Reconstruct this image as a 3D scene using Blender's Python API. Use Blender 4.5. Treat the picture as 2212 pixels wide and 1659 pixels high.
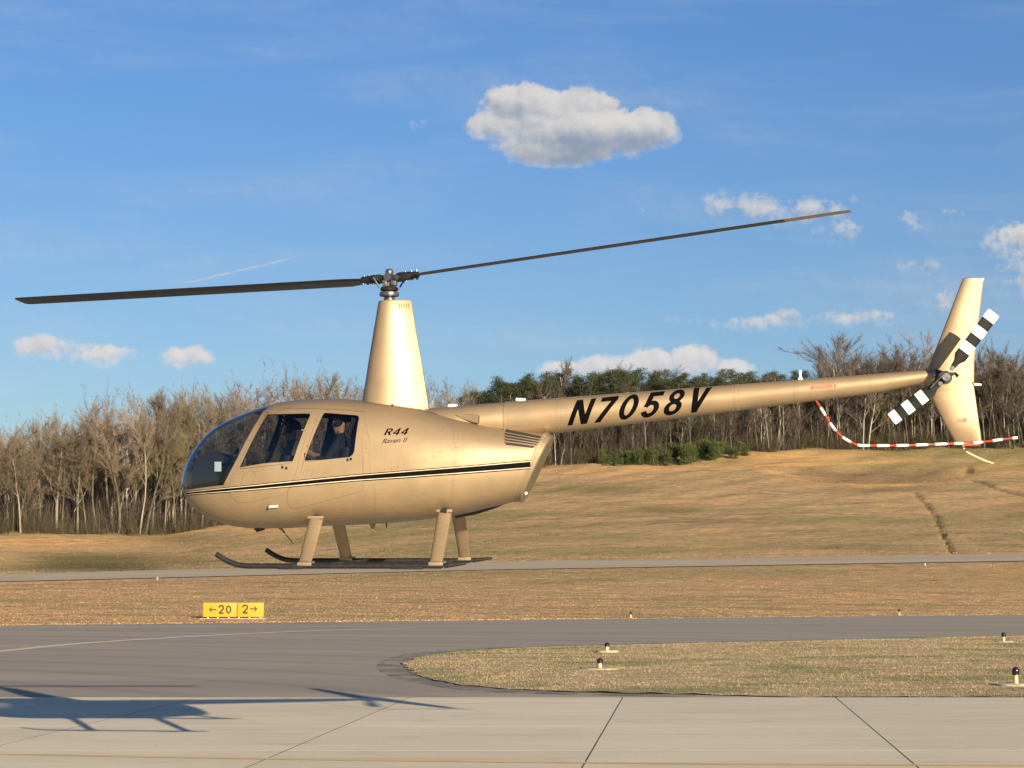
import bpy, bmesh, math, random
import numpy as np
from mathutils import Vector, Matrix, geometry

random.seed(7)
RNG = np.random.default_rng(11)
S = bpy.context.scene
for o in list(bpy.data.objects):
    bpy.data.objects.remove(o)
COL = S.collection

# ------------------------------------------------------------------ camera
F = 4200.0                                    # focal length in units of a 2212-wide frame
CAMZ = 2.15
PITCH = math.atan((1245.0 - 829.5) / F)
SP, CP = math.sin(PITCH), math.cos(PITCH)
cam = bpy.data.cameras.new('camera')
cam.sensor_width = 36.0
cam.lens = 36.0 * F / 2212.0
cam.clip_start = 0.1
cam.clip_end = 9000
camo = bpy.data.objects.new('camera', cam)
camo.location = (0, 0, CAMZ)
camo.rotation_euler = (math.pi / 2 + PITCH, 0, 0)
COL.objects.link(camo)
S.camera = camo
CAM = Vector((0, 0, CAMZ))

# ------------------------------------------------------------------ sun and sky
SUN_DIR = Vector((-3.79, 7.6, -2.29)).normalized()       # direction the light travels
sl = bpy.data.lights.new('sun', 'SUN')
sl.energy = 5.0
sl.angle = math.radians(0.5)
sl.color = (1.0, 0.85, 0.62)
slo = bpy.data.objects.new('sun', sl)
slo.rotation_euler = SUN_DIR.to_track_quat('-Z', 'Y').to_euler()
slo.location = (20, -30, 30)
COL.objects.link(slo)
S.view_settings.view_transform = 'Standard'
S.view_settings.look = 'None'
S.view_settings.exposure = 1.0
S.view_settings.gamma = 1.0
S.view_settings.use_curve_mapping = False
S.render.engine = 'CYCLES'
S.render.resolution_x = 1024
S.render.resolution_y = 768


def ray(x, y):
    dx = (x - 1106.0) / F
    dy = (829.5 - y) / F
    return Vector((dx, CP - dy * SP, SP + dy * CP))


def at(x, y, Y):
    r = ray(x, y)
    return CAM + r * (Y / r.y)


def gnd(x, y, z=0.0):
    r = ray(x, y)
    return CAM + r * ((z - CAMZ) / r.z)


# ------------------------------------------------------------------ small node language
class NT:
    def __init__(self, tree):
        self.t = tree
        tree.nodes.clear()

    def n(self, kind, **kw):
        nd = self.t.nodes.new(kind)
        for k, v in kw.items():
            setattr(nd, k, v)
        return nd

    def put(self, sock, v):
        if v is None:
            return
        if isinstance(v, (int, float)):
            try:
                sock.default_value = v
            except TypeError:
                sock.default_value = (v, v, v, 1)[:len(sock.default_value)]
        elif isinstance(v, (tuple, list)):
            n = len(sock.default_value)
            v = tuple(v)
            sock.default_value = (v + (1.0,))[:n] if len(v) < n else v[:n]
        else:
            self.t.links.new(v, sock)

    def m(self, op, a, b=None, c=None, clamp=False):
        nd = self.n('ShaderNodeMath', operation=op, use_clamp=clamp)
        for i, v in enumerate((a, b, c)):
            self.put(nd.inputs[i], v)
        return nd.outputs[0]

    def vm(self, op, a, b=None):
        nd = self.n('ShaderNodeVectorMath', operation=op)
        self.put(nd.inputs[0], a)
        if b is not None:
            if op == 'SCALE':
                self.put(nd.inputs[3], b)
            else:
                self.put(nd.inputs[1], b)
        return nd.outputs[1] if op in ('DOT_PRODUCT', 'LENGTH') else nd.outputs[0]

    def mix(self, f, a, b, mode='MIX'):
        nd = self.n('ShaderNodeMix', data_type='RGBA', blend_type=mode)
        self.put(nd.inputs[0], f)
        self.put(nd.inputs[6], a)
        self.put(nd.inputs[7], b)
        return nd.outputs[2]

    def ss(self, x, lo, hi, a=0.0, b=1.0):
        nd = self.n('ShaderNodeMapRange', interpolation_type='SMOOTHSTEP')
        for i, v in enumerate((x, lo, hi, a, b)):
            self.put(nd.inputs[i], v)
        return nd.outputs[0]

    def noise(self, vec, scale, detail=4.0, rough=0.55, dist=0.0, col=False):
        nd = self.n('ShaderNodeTexNoise')
        self.put(nd.inputs['Vector'], vec)
        nd.inputs['Scale'].default_value = scale
        nd.inputs['Detail'].default_value = detail
        nd.inputs['Roughness'].default_value = rough
        nd.inputs['Distortion'].default_value = dist
        return nd.outputs[1 if col else 0]

    def mapping(self, vec, scale=(1, 1, 1), rot=(0, 0, 0), loc=(0, 0, 0)):
        nd = self.n('ShaderNodeMapping')
        self.put(nd.inputs[0], vec)
        nd.inputs['Location'].default_value = loc
        nd.inputs['Rotation'].default_value = rot
        nd.inputs['Scale'].default_value = scale
        return nd.outputs[0]

    def xyz(self, v):
        nd = self.n('ShaderNodeSeparateXYZ')
        self.put(nd.inputs[0], v)
        return nd.outputs

    def comb(self, x, y, z):
        nd = self.n('ShaderNodeCombineXYZ')
        for i, v in enumerate((x, y, z)):
            self.put(nd.inputs[i], v)
        return nd.outputs[0]


def uv_dir(x, y):
    r = ray(x, y)
    return (r.x / r.y * 42.0, r.z / r.y * 42.0)      # units of 100 frame pixels


world = bpy.data.worlds.new('World')
S.world = world
world.use_nodes = True
w = NT(world.node_tree)
sky = w.n('ShaderNodeTexSky', sky_type='NISHITA')
sky.sun_disc = False
sky.sun_elevation = math.radians(15.1)
sky.sun_rotation = math.radians(153.5)
sky.altitude = 300
sky.air_density = 1.0
sky.dust_density = 0.6
sky.ozone_density = 2.2
tc = w.n('ShaderNodeTexCoord').outputs['Generated']
d = w.vm('NORMALIZE', tc)
dx_, dy_, dz_ = w.xyz(d)
front = w.ss(dy_, 0.1, 0.3)
ysafe = w.m('MAXIMUM', dy_, 0.05)
cu = w.m('MULTIPLY', w.m('DIVIDE', dx_, ysafe), 42.0)
cv = w.m('MULTIPLY', w.m('DIVIDE', dz_, ysafe), 42.0)
cvec = w.comb(cu, cv, 0.0)
n1 = w.noise(cvec, 1.5, 10, 0.56, 0.1)
n2 = w.noise(w.vm('ADD', cvec, (0.09, 0.14, 0)), 1.5, 10, 0.56, 0.1)
nf = w.noise(cvec, 6.0, 8, 0.6, 0.1)
n3 = w.noise(w.vm('ADD', cvec, (7.3, 2.1, 4)), 0.7, 5, 0.6)
# (x, y, rx, ry, strength)
LOBES = [(1125, 228, 108, 60, 1.3), (1240, 258, 140, 80, 1.6), (1062, 275, 74, 40, 1.1), (1225, 300, 195, 64, 2.0),
         (1395, 280, 84, 56, 1.4), (1330, 290, 130, 60, 1.6), (1205, 336, 130, 32, 1.5),
         (908, 272, 26, 18, .22), (928, 296, 16, 16, .2),
         (90, 752, 78, 36, .85), (225, 766, 90, 32, .75), (408, 773, 66, 34, 1.0),
         (1210, 800, 60, 26, .9), (1310, 796, 90, 34, 1.1), (1408, 786, 70, 42, 1.25), (1500, 782, 68, 44, 1.3),
         (1580, 800, 60, 30, .9),
         (1560, 450, 56, 40, .40), (1640, 455, 100, 42, .58), (1760, 455, 90, 36, .54), (1850, 436, 30, 22, .5),
         (1810, 500, 80, 32, .34), (1392, 465, 20, 24, .32),
         (1970, 480, 36, 32, .45), (2040, 466, 60, 18, .32), (2215, 520, 105, 62, .75), (2225, 600, 90, 70, .5),
         (2030, 655, 44, 42, .5), (1990, 578, 80, 24, .32),
         (1465, 690, 40, 12, .25), (1690, 690, 52, 28, .6), (1640, 700, 130, 22, .42), (1860, 688, 130, 26, .48),
         (2120, 640, 60, 30, .3)]
dens = None
vert = None
for (x, y, rx, ry, st) in LOBES:
    u0, v0 = uv_dir(x, y)
    a = w.m('DIVIDE', w.m('SUBTRACT', cu, u0), rx / 100.0)
    b = w.m('DIVIDE', w.m('SUBTRACT', cv, v0), ry / 100.0)
    q = w.m('SUBTRACT', 1.0, w.m('ADD', w.m('MULTIPLY', a, a), w.m('MULTIPLY', b, b)))
    q = w.m('MAXIMUM', w.m('MULTIPLY', q, st), -1.2)
    vv = w.m('MULTIPLY', w.m('MAXIMUM', q, 0.0), b)
    dens = q if dens is None else w.m('SMOOTH_MAX', dens, q, 0.25)
    vert = vv if vert is None else w.m('ADD', vert, vv)
nn = w.m('ADD', w.m('MULTIPLY', w.m('SUBTRACT', n1, 0.5), 2.0), w.m('MULTIPLY', w.m('SUBTRACT', nf, 0.5), 0.9))
dd = w.m('ADD', dens, nn)
edge = w.ss(vert, -0.5, 0.3, 1.3, 0.55)
alpha = w.ss(w.m('DIVIDE', dd, edge), 0.0, 1.0)
alpha = w.m('MULTIPLY', alpha, w.ss(dens, -0.35, 0.15))
thin = w.ss(dens, 0.0, 0.75, 0.48, 1.0)
alpha = w.m('MULTIPLY', alpha, thin)
# high thin veils and a short contrail
veil = w.noise(w.mapping(cvec, (0.10, 0.55, 1), (0, 0, -0.12)), 1.0, 6, 0.6, 0.4)
veil = w.ss(veil, 0.42, 0.85, 0.0, 0.34)
ca, cb = uv_dir(380, 617), uv_dir(662, 550)
tl = math.hypot(cb[0] - ca[0], cb[1] - ca[1])
tx, ty = (cb[0] - ca[0]) / tl, (cb[1] - ca[1]) / tl
s_ = w.m('ADD', w.m('MULTIPLY', w.m('SUBTRACT', cu, ca[0]), tx), w.m('MULTIPLY', w.m('SUBTRACT', cv, ca[1]), ty))
t_ = w.m('ADD', w.m('MULTIPLY', w.m('SUBTRACT', cu, ca[0]), -ty), w.m('MULTIPLY', w.m('SUBTRACT', cv, ca[1]), tx))
t_ = w.m('ADD', t_, w.m('MULTIPLY', w.m('SUBTRACT', n3, .5), .10))
trail = w.m('MULTIPLY', w.ss(w.m('ABSOLUTE', t_), 0.045, 0.0), w.m('MULTIPLY', w.ss(s_, 0.0, 0.5), w.ss(s_, tl, tl - 0.9)))
trail = w.m('MULTIPLY', trail, 0.62)
# scattered clouds in the parts of the sky away from the view
dvec = w.vm('DIVIDE', d, w.comb(w.m('ADD', w.m('ABSOLUTE', dz_), .18), w.m('ADD', w.m('ABSOLUTE', dz_), .18), w.m('ADD', w.m('ABSOLUTE', dz_), .18)))
gn = w.noise(dvec, 1.3, 7, 0.6, 0.2)
gen = w.m('MULTIPLY', w.ss(gn, 0.60, 0.72), w.ss(dz_, 0.0, 0.08))
inview = w.m('MULTIPLY', w.ss(w.m('ABSOLUTE', cu), 17.0, 13.5), w.m('MULTIPLY', front, w.ss(cv, 17.5, 15.0)))
gen = w.m('MULTIPLY', w.m('MULTIPLY', gen, 0.8), w.m('SUBTRACT', 1.0, inview))
alpha = w.m('MULTIPLY', alpha, front)
# cloud brightness: lit tops and sides, grey-blue bases
rel = w.m('ADD', w.m('MULTIPLY', w.m('SUBTRACT', n1, n2), 2.4), w.m('MULTIPLY', vert, 0.62))
rel = w.m('SUBTRACT', rel, w.m('MULTIPLY', w.ss(dd, 0.3, 2.0), 0.40))
lit = w.ss(rel, -1.15, 0.62)
ccol = w.mix(lit, (0.24, 0.295, 0.385), (0.61, 0.59, 0.575))
lowband = w.ss(cv, 6.2, 4.2)
ccol = w.mix(lowband, ccol, w.mix(lit, (0.42, 0.45, 0.52), (0.66, 0.64, 0.63)))
# sky colour: physical sky, slightly more saturated as the photo has it
elev = w.m('MAXIMUM', dz_, 0.0)
skyc = w.mix(w.ss(elev, 0.0, 0.42), (0.50, 0.555, 0.64), (0.40, 0.62, 0.89))
skyc = w.mix(1.0, sky.outputs[0], skyc, 'MULTIPLY')
bg1 = w.n('ShaderNodeBackground')
w.put(bg1.inputs[0], skyc)
bg1.inputs[1].default_value = 0.078
bg2 = w.n('ShaderNodeBackground')
w.put(bg2.inputs[0], ccol)
bg2.inputs[1].default_value = 0.58
amax = w.m('MAXIMUM', alpha, w.m('MAXIMUM', gen, w.m('MAXIMUM', trail, veil)))
mx = w.n('ShaderNodeMixShader')
w.put(mx.inputs[0], amax)
w.t.links.new(bg1.outputs[0], mx.inputs[1])
w.t.links.new(bg2.outputs[0], mx.inputs[2])
wo = w.n('ShaderNodeOutputWorld')
w.t.links.new(mx.outputs[0], wo.inputs[0])


# ------------------------------------------------------------------ materials
def new_mat(name):
    m = bpy.data.materials.new(name)
    m.use_nodes = True
    return m, NT(m.node_tree)


def finish(nt, base, rough=0.5, metal=0.0, bump=None, bstr=0.3, bdist=0.02, **kw):
    p = nt.n('ShaderNodeBsdfPrincipled')
    nt.put(p.inputs['Base Color'], base)
    nt.put(p.inputs['Roughness'], rough)
    nt.put(p.inputs['Metallic'], metal)
    for k, v in kw.items():
        nt.put(p.inputs[k.replace('_', ' ')], v)
    if bump is not None:
        b = nt.n('ShaderNodeBump')
        b.inputs['Strength'].default_value = bstr
        b.inputs['Distance'].default_value = bdist
        nt.put(b.inputs['Height'], bump)
        nt.t.links.new(b.outputs[0], p.inputs['Normal'])
    o = nt.n('ShaderNodeOutputMaterial')
    nt.t.links.new(p.outputs[0], o.inputs[0])
    return p


def simple(name, col, rough=0.5, metal=0.0, var=0.12, scale=8.0, **kw):
    m, nt = new_mat(name)
    c = nt.n('ShaderNodeTexCoord').outputs['Object']
    f = nt.ss(nt.noise(c, scale, 5), 0.3, 0.7, 1.0 - var, 1.0 + var)
    base = nt.mix(1.0, col, nt.comb(f, f, f), 'MULTIPLY')
    finish(nt, base, rough, metal, **kw)
    return m


def paint_mat(name, col, rough=0.46, metal=0.42):
    m, nt = new_mat(name)
    tcn = nt.n('ShaderNodeTexCoord').outputs['Object']
    a = nt.noise(tcn, 2.2, 6, 0.6)
    b = nt.noise(nt.mapping(tcn, (1, 1, 6)), 14, 5, 0.65)
    f = nt.m('ADD', nt.ss(a, 0.3, 0.7, 0.89, 1.06), nt.ss(b, 0.35, 0.75, 0.04, -0.08))
    base = nt.mix(1.0, col, nt.comb(f, f, f), 'MULTIPLY')
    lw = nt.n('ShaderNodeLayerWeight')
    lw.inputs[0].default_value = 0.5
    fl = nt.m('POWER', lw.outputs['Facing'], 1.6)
    base = nt.mix(nt.m('MULTIPLY', fl, .78), base, (0.085, 0.060, 0.036))  # edge shade put into the paint colour: darker as the surface turns away
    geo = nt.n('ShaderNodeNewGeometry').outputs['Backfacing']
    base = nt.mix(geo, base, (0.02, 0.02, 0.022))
    ro = nt.m('ADD', nt.ss(b, 0.3, 0.7, rough - 0.05, rough + 0.07), nt.m('MULTIPLY', geo, 0.4))
    me = nt.m('MULTIPLY', nt.m('SUBTRACT', 1.0, geo), metal)
    wav = nt.noise(tcn, 3.0, 2, 0.5)
    finish(nt, base, ro, me, bump=wav, bstr=0.25, bdist=0.01, Coat_Weight=0.16, Coat_Roughness=0.15)
    return m


M = {}
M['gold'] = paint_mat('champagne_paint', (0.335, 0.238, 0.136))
M['gold_dk'] = paint_mat('dark_gold_and_shade', (0.26, 0.19, 0.11), 0.5, 0.3)  # darker gold of small fittings; on the rear panel it stands for shade
M['lettering'] = simple('lettering_black', (0.004, 0.0035, 0.004), 0.7, Specular_IOR_Level=0.02)
M['black'] = simple('black_paint', (0.004, 0.004, 0.0045), 0.6, 0.0, Specular_IOR_Level=0.03)
M['white'] = simple('white_paint', (0.78, 0.77, 0.72), 0.4)
M['cream'] = simple('cream_paint', (0.62, 0.47, 0.26), 0.5)
M['red'] = simple('red_paint', (0.42, 0.05, 0.03), 0.45)
M['blade'] = simple('blade_grey', (0.011, 0.011, 0.014), 0.45, 0.1, 0.2, 3.0)
M['blade_tip'] = simple('blade_pale_tan', (0.40, 0.31, 0.25), 0.4, 0.6)  # paler tan, used on the right blade's tip alone
M['pin'] = simple('gold_gap_halo', (0.66, 0.58, 0.42), 0.5)  # gold gap brightened by an edge halo put into the colour
M['steel'] = simple('worn_steel', (0.17, 0.165, 0.17), 0.36, 0.8, 0.3, 30.0)
M['dark_metal'] = simple('dark_metal', (0.035, 0.033, 0.035), 0.4, 0.6, 0.3, 30.0)
M['rubber'] = simple('black_rubber', (0.012, 0.012, 0.013), 0.65)
M['skid'] = simple('skid_black', (0.022, 0.021, 0.022), 0.42, 0.3, 0.3, 20.0)
M['tr_black'] = simple('tail_blade_black', (0.010, 0.010, 0.009), 0.6, Specular_IOR_Level=0.2)
M['tr_white'] = simple('tail_blade_white', (0.82, 0.80, 0.70), 0.5)
M['interior'] = simple('cabin_trim', (0.018, 0.018, 0.02), 0.7)
M['leather'] = simple('dark_seat_leather', (0.02, 0.019, 0.02), 0.5)
M['skinc'] = simple('skin', (0.42, 0.24, 0.16), 0.55)
M['shirt'] = simple('dark_shirt', (0.018, 0.018, 0.028), 0.85)
M['jacket'] = simple('grey_green_jacket', (0.085, 0.09, 0.075), 0.85)
M['khaki'] = simple('khaki_cloth', (0.36, 0.26, 0.14), 0.85)
M['hair'] = simple('hair_dark', (0.02, 0.014, 0.01), 0.7)
M['seam'] = simple('panel_gap', (0.20, 0.138, 0.075), 0.7)
M['sign_yellow'] = simple('sign_yellow', (0.52, 0.26, 0.006), 0.5, 0.0, 0.06)
M['sign_black'] = simple('sign_letters', (0.03, 0.02, 0.006), 0.6)
M['amberframe'] = simple('sign_frame', (0.30, 0.19, 0.03), 0.5)
M['globe'] = simple('light_globe_dark', (0.014, 0.008, 0.014), 0.25)
M['pad'] = simple('pad_concrete', (0.36, 0.31, 0.20), 0.9, 0.0, 0.2, 6.0)


def glass_mat(name, tint, refl=1.0):
    m, nt = new_mat(name)
    tr = nt.n('ShaderNodeBsdfTransparent')
    nt.put(tr.inputs[0], tint)
    gl = nt.n('ShaderNodeBsdfGlossy')
    gl.inputs['Roughness'].default_value = 0.03
    nt.put(gl.inputs[0], (0.9, 0.95, 1.0))
    lw = nt.n('ShaderNodeLayerWeight')
    lw.inputs[0].default_value = 0.5
    fc = nt.m('POWER', lw.outputs['Facing'], 5.0)
    fc = nt.m('ADD', .045, nt.m('MULTIPLY', fc, .6))
    mxn = nt.n('ShaderNodeMixShader')
    nt.put(mxn.inputs[0], nt.m('MULTIPLY', fc, refl, clamp=True))
    nt.t.links.new(tr.outputs[0], mxn.inputs[1])
    nt.t.links.new(gl.outputs[0], mxn.inputs[2])
    o = nt.n('ShaderNodeOutputMaterial')
    nt.t.links.new(mxn.outputs[0], o.inputs[0])
    return m


M['glass'] = glass_mat('tinted_window', (0.50, 0.51, 0.49))
M['wglass'] = glass_mat('windshield_plexiglass', (0.56, 0.61, 0.66), 1.3)


# ------------------------------------------------------------------ mesh helpers
def link(name, me, parent=None):
    o = bpy.data.objects.new(name, me)
    COL.objects.link(o)
    if parent is not None:
        o.parent = parent
    return o


def mesh(name, verts, faces, mat, parent=None, smooth=True, idx=None, sharp=40):
    me = bpy.data.meshes.new(name)
    me.from_pydata([tuple(v) for v in verts], [], [tuple(f) for f in faces])
    mats = mat if isinstance(mat, (list, tuple)) else [mat]
    for q in mats:
        me.materials.append(q)
    if idx is not None:
        me.polygons.foreach_set('material_index', idx)
    me.polygons.foreach_set('use_smooth', [smooth] * len(me.polygons))
    me.update()
    if smooth:
        me.set_sharp_from_angle(angle=math.radians(sharp))
    return link(name, me, parent)


def big_mesh(name, V, T, mat, parent=None, smooth=False):
    """V (n,3) array, T (m,3) array of triangles"""
    me = bpy.data.meshes.new(name)
    V = np.asarray(V, dtype=np.float32)
    T = np.asarray(T, dtype=np.int32)
    me.vertices.add(len(V))
    me.vertices.foreach_set('co', V.ravel())
    me.loops.add(T.size)
    me.loops.foreach_set('vertex_index', T.ravel())
    me.polygons.add(len(T))
    me.polygons.foreach_set('loop_start', np.arange(0, T.size, 3, dtype=np.int32))
    me.polygons.foreach_set('loop_total', np.full(len(T), 3, dtype=np.int32))
    me.polygons.foreach_set('use_smooth', np.full(len(T), smooth))
    me.update(calc_edges=True)
    me.materials.append(mat)
    return link(name, me, parent)


class MB:
    def __init__(self):
        self.v, self.f, self.i = [], [], []

    def ring_loft(self, rings, cap=True, mi=0, closed=True):
        n = len(rings[0])
        b = len(self.v)
        for r in rings:
            self.v += [tuple(p) for p in r]
        for k in range(len(rings) - 1):
            for j in range(n if closed else n - 1):
                a = b + k * n + j
                c = b + k * n + (j + 1) % n
                self.f.append((a, c, c + n, a + n))
                self.i.append(mi if isinstance(mi, int) else mi[k])
        if cap:
            self.f.append(tuple(b + j for j in reversed(range(n))))
            self.i.append(mi if isinstance(mi, int) else mi[0])
            self.f.append(tuple(b + (len(rings) - 1) * n + j for j in range(n)))
            self.i.append(mi if isinstance(mi, int) else mi[-1])
        return self

    def tube(self, pts, rad, n=12, mi=0, cap=True, flat=1.0):
        pts = [Vector(p) for p in pts]
        rads = rad if isinstance(rad, (list, tuple)) else [rad] * len(pts)
        rings = []
        up = Vector((0.13, 0.21, 1))
        prev = None
        for k, p in enumerate(pts):
            if k == 0:
                t = pts[1] - p
            elif k == len(pts) - 1:
                t = p - pts[k - 1]
            else:
                t = (pts[k + 1] - p).normalized() + (p - pts[k - 1]).normalized()
            t.normalize()
            if prev is None:
                a = t.cross(up)
                if a.length < 0.05:
                    a = t.cross(Vector((1, 0, 0)))
            else:
                a = prev - t * prev.dot(t)
            a.normalize()
            prev = a
            b = t.cross(a)
            rings.append([p + (a * math.cos(2 * math.pi * j / n) + b * math.sin(2 * math.pi * j / n) * flat) * rads[k] for j in range(n)])
        return self.ring_loft(rings, cap, mi)

    def box(self, c, s, rot=None, mi=0, bev=0.0):
        c = Vector(c)
        hx, hy, hz = s[0] / 2, s[1] / 2, s[2] / 2
        bm = bmesh.new()
        bmesh.ops.create_cube(bm, size=1.0)
        for v in bm.verts:
            v.co = Vector((v.co.x * s[0], v.co.y * s[1], v.co.z * s[2]))
        if bev > 0:
            bmesh.ops.bevel(bm, geom=list(bm.edges), offset=bev, segments=2, affect='EDGES', profile=0.7)
        b = len(self.v)
        bm.verts.index_update()
        for v in bm.verts:
            p = v.co
            if rot is not None:
                p = rot @ p
            self.v.append(tuple(p + c))
        for f in bm.faces:
            self.f.append(tuple(b + v.index for v in f.verts))
            self.i.append(mi)
        bm.free()
        return self

    def prism(self, loop, ax, d0, d1, mi=0):
        """loop of (x,z) extruded along y from d0 to d1"""
        r0 = [(x, d0, z) for x, z in loop]
        r1 = [(x, d1, z) for x, z in loop]
        return self.ring_loft([r0, r1], True, mi)

    def build(self, name, mat, parent=None, smooth=True, sharp=40):
        o = mesh(name, self.v, self.f, mat, parent, smooth, self.i if isinstance(mat, (list, tuple)) else None, sharp)
        bm = bmesh.new()
        bm.from_mesh(o.data)
        bmesh.ops.recalc_face_normals(bm, faces=bm.faces)
        bm.to_mesh(o.data)
        bm.free()
        return o


def ell(c, ax, ay, rx, ry, n=20):
    c, ax, ay = Vector(c), Vector(ax), Vector(ay)
    return [c + ax * math.cos(2 * math.pi * k / n) * rx + ay * math.sin(2 * math.pi * k / n) * ry for k in range(n)]


def tag(o, label=None, cat=None, group=None, kind=None):
    if label:
        o['label'] = label
    if cat:
        o['category'] = cat
    if group:
        o['group'] = group
    if kind:
        o['kind'] = kind
    return o


def empty(name, loc=(0, 0, 0), rot=None):
    o = bpy.data.objects.new(name, None)
    o.location = loc
    o.empty_display_size = 0.2
    COL.objects.link(o)
    return o


def copy_tree(o, parent=None):
    c = o.copy()
    COL.objects.link(c)
    c.parent = parent
    for ch in [x for x in bpy.data.objects if x.parent == o]:
        copy_tree(ch, c)
    return c


# ------------------------------------------------------------------ terrain
def y2z(y, Y):
    a = math.tan(PITCH)
    yy = np.asarray(y, dtype=float)
    t = (829.5 - yy) / F
    return CAMZ + Y * (SP + t * CP) / (CP - t * SP)


U_RN = ([-800, 0, 1060, 2212, 3000], [1275, 1258, 1232, 1213, 1203])
U_RF = ([-800, 0, 1060, 2212, 3000], [1258, 1241, 1214, 1197, 1187])
U_TB = ([-800, 0, 350, 450, 640, 800, 1000, 1150, 1350, 1650, 2212, 3000],
        [1166, 1158, 1157, 1138, 1112, 1082, 1040, 1017, 996, 976, 969, 960])
U_TD = ([-800, 0, 400, 1200, 2212, 3000], [335, 345, 360, 395, 405, 410])


def far_edge(u):
    y = np.interp(u, [-600, 0, 1106, 2212, 2900], [1358, 1350, 1338, 1327, 1321])
    return CAMZ * F / (y - 1245.0)


def uof(X, Y):
    return X / np.maximum(Y, 1) * F * 1.0049 + 1106.0


def wob(X, Y):
    return (np.sin(X * .11 + 1.3) * np.sin(Y * .083 + .7) + .6 * np.sin(X * .23 + Y * .17) + .4 * np.sin(X * .51 - Y * .39 + 2)
            + .25 * np.sin(X * 1.1 + Y * .9))


def terrain(X, Y):
    X = np.atleast_1d(np.asarray(X, dtype=float))
    Y = np.atleast_1d(np.asarray(Y, dtype=float))
    u = uof(X, Y)
    yf = far_edge(u)
    rn, rf, tb, td = (np.interp(u, *t) for t in (U_RN, U_RF, U_TB, U_TD))
    z = np.full_like(X, -0.05)
    zn, zf = y2z(rn, 160.0), y2z(rf, 185.0)
    m = (Y > yf + 0.6) & (Y <= yf + 4)
    z[m] = -0.05 + 0.08 * (Y[m] - yf[m] - 0.6) / 3.4
    m = (Y > yf + 4) & (Y <= 160)
    s = np.clip((Y - yf - 4) / (160 - yf - 4), 0, 1)
    z[m] = (0.03 + (zn - 0.03) * (s ** 1.25))[m]
    m = (Y > 160) & (Y <= 185)
    z[m] = (zn + (zf - zn) * (Y - 160) / 25)[m]
    m = (Y > 185) & (Y <= td)
    s = np.clip((Y - 185) / (td - 185), 0, 1)
    ys = rf + (tb - rf) * (0.78 * s + 0.22 * s * s)
    z[m] = y2z(ys, Y)[m]
    m = Y > td
    e = Y - td
    ys = tb - np.interp(e, [0, 60, 200, 700], [0, 62, 150, 150])
    z[m] = y2z(ys, Y)[m]
    amp = np.interp(Y, [0, 100, 110, 155, 158, 187, 200, 400, 600], [0, 0, .05, .05, 0, 0, .16, .30, .8])
    return z + wob(X, Y) * amp


def poly_d(px, py, pts):
    """distance of points to a polyline"""
    best = np.full(px.shape, 1e9)
    for (x0, y0), (x1, y1) in zip(pts[:-1], pts[1:]):
        dx, dy = x1 - x0, (y1 - y0)
        L = dx * dx + dy * dy
        t = np.clip(((px - x0) * dx + (py - y0) * dy) / L, 0, 1)
        best = np.minimum(best, np.hypot(px - x0 - t * dx, py - y0 - t * dy))
    return best


GULLY = [(1984, 1066), (1998, 1084), (2012, 1098), (2026, 1120), (2034, 1142), (2040, 1158), (2048, 1174), (2056, 1192)]
GULLY2 = [(2105, 1037), (2122, 1040), (2139, 1047), (2156, 1054), (2173, 1060), (2195, 1065), (2240, 1074)]
ARC1 = [(1350, 1016), (1439, 1010), (1560, 1006), (1679, 1007), (1790, 1003), (1918, 998), (2014, 994)]
ARC2 = [(1640, 1014), (1703, 1025), (1775, 1040), (1871, 1049), (1980, 1046), (2062, 1037), (2091, 1022)]


def ground_masks(UU, PY, YY, jit):
    g1 = poly_d(UU + jit, PY, GULLY)
    g2 = poly_d(UU, PY + jit * .3, GULLY2)
    a1 = poly_d(UU, PY, ARC1)
    a2 = poly_d(UU, PY, ARC2)
    ok = (YY > 188)
    gul = np.maximum(np.exp(-(g1 / 4.2) ** 2), np.exp(-(g2 / 3.0) ** 2)) * ok
    hole = np.exp(-((UU - 2098) / 8) ** 2 - ((PY - 1014) / 7) ** 2) * ok
    bowl = np.exp(-((UU - 1895) / 170) ** 4 - ((PY - 1026) / 15) ** 4) * ok

    def E(x, y, rx, ry, p=2):
        return np.exp(-np.abs((UU - x) / rx) ** p - np.abs((PY - y) / ry) ** p) * ok
    dirt = np.exp(-(a1 / 4.0) ** 2) * .85 + np.exp(-(a2 / 3.2) ** 2) * .8 + E(1690, 985, 180, 11) * 1.2 + E(560, 1143, 130, 7) * .7 \
        + E(90, 1172, 190, 13) * .8 + E(1300, 1022, 160, 7) * .45 + E(2150, 1010, 90, 14) * .4 + E(1250, 1100, 120, 9) * .3
    dark = gul * .8 + hole + bowl * .55 + E(1900, 1058, 150, 5) * .55 + E(1560, 1128, 120, 7) * .4 + E(2212, 1100, 100, 20) * .2 \
        + E(1800, 1183, 140, 5) * .35 + E(250, 1228, 120, 9) * .5
    green = E(211, 1216, 150, 22, 4) * 1.0 + E(400, 1165, 120, 12) * .55 + E(1430, 1101, 90, 8) * .75 + E(1296, 1058, 130, 9) * .6 \
        + E(1180, 1135, 150, 10) * .35 + E(1260, 1112, 160, 6) * .35 + E(420, 1212, 60, 14) * .7 + E(2000, 1190, 160, 5) * .3
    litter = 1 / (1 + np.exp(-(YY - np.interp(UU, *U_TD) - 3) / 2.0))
    arr = np.stack([dirt, green, dark, litter], -1).reshape(-1, 4).clip(0, 1).astype(np.float32)
    return arr, gul, hole, bowl


def py_of(Y, Z):
    t = (Z - CAMZ) / Y
    return 829.5 - (t * CP - SP) / (CP + t * SP) * F


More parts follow.
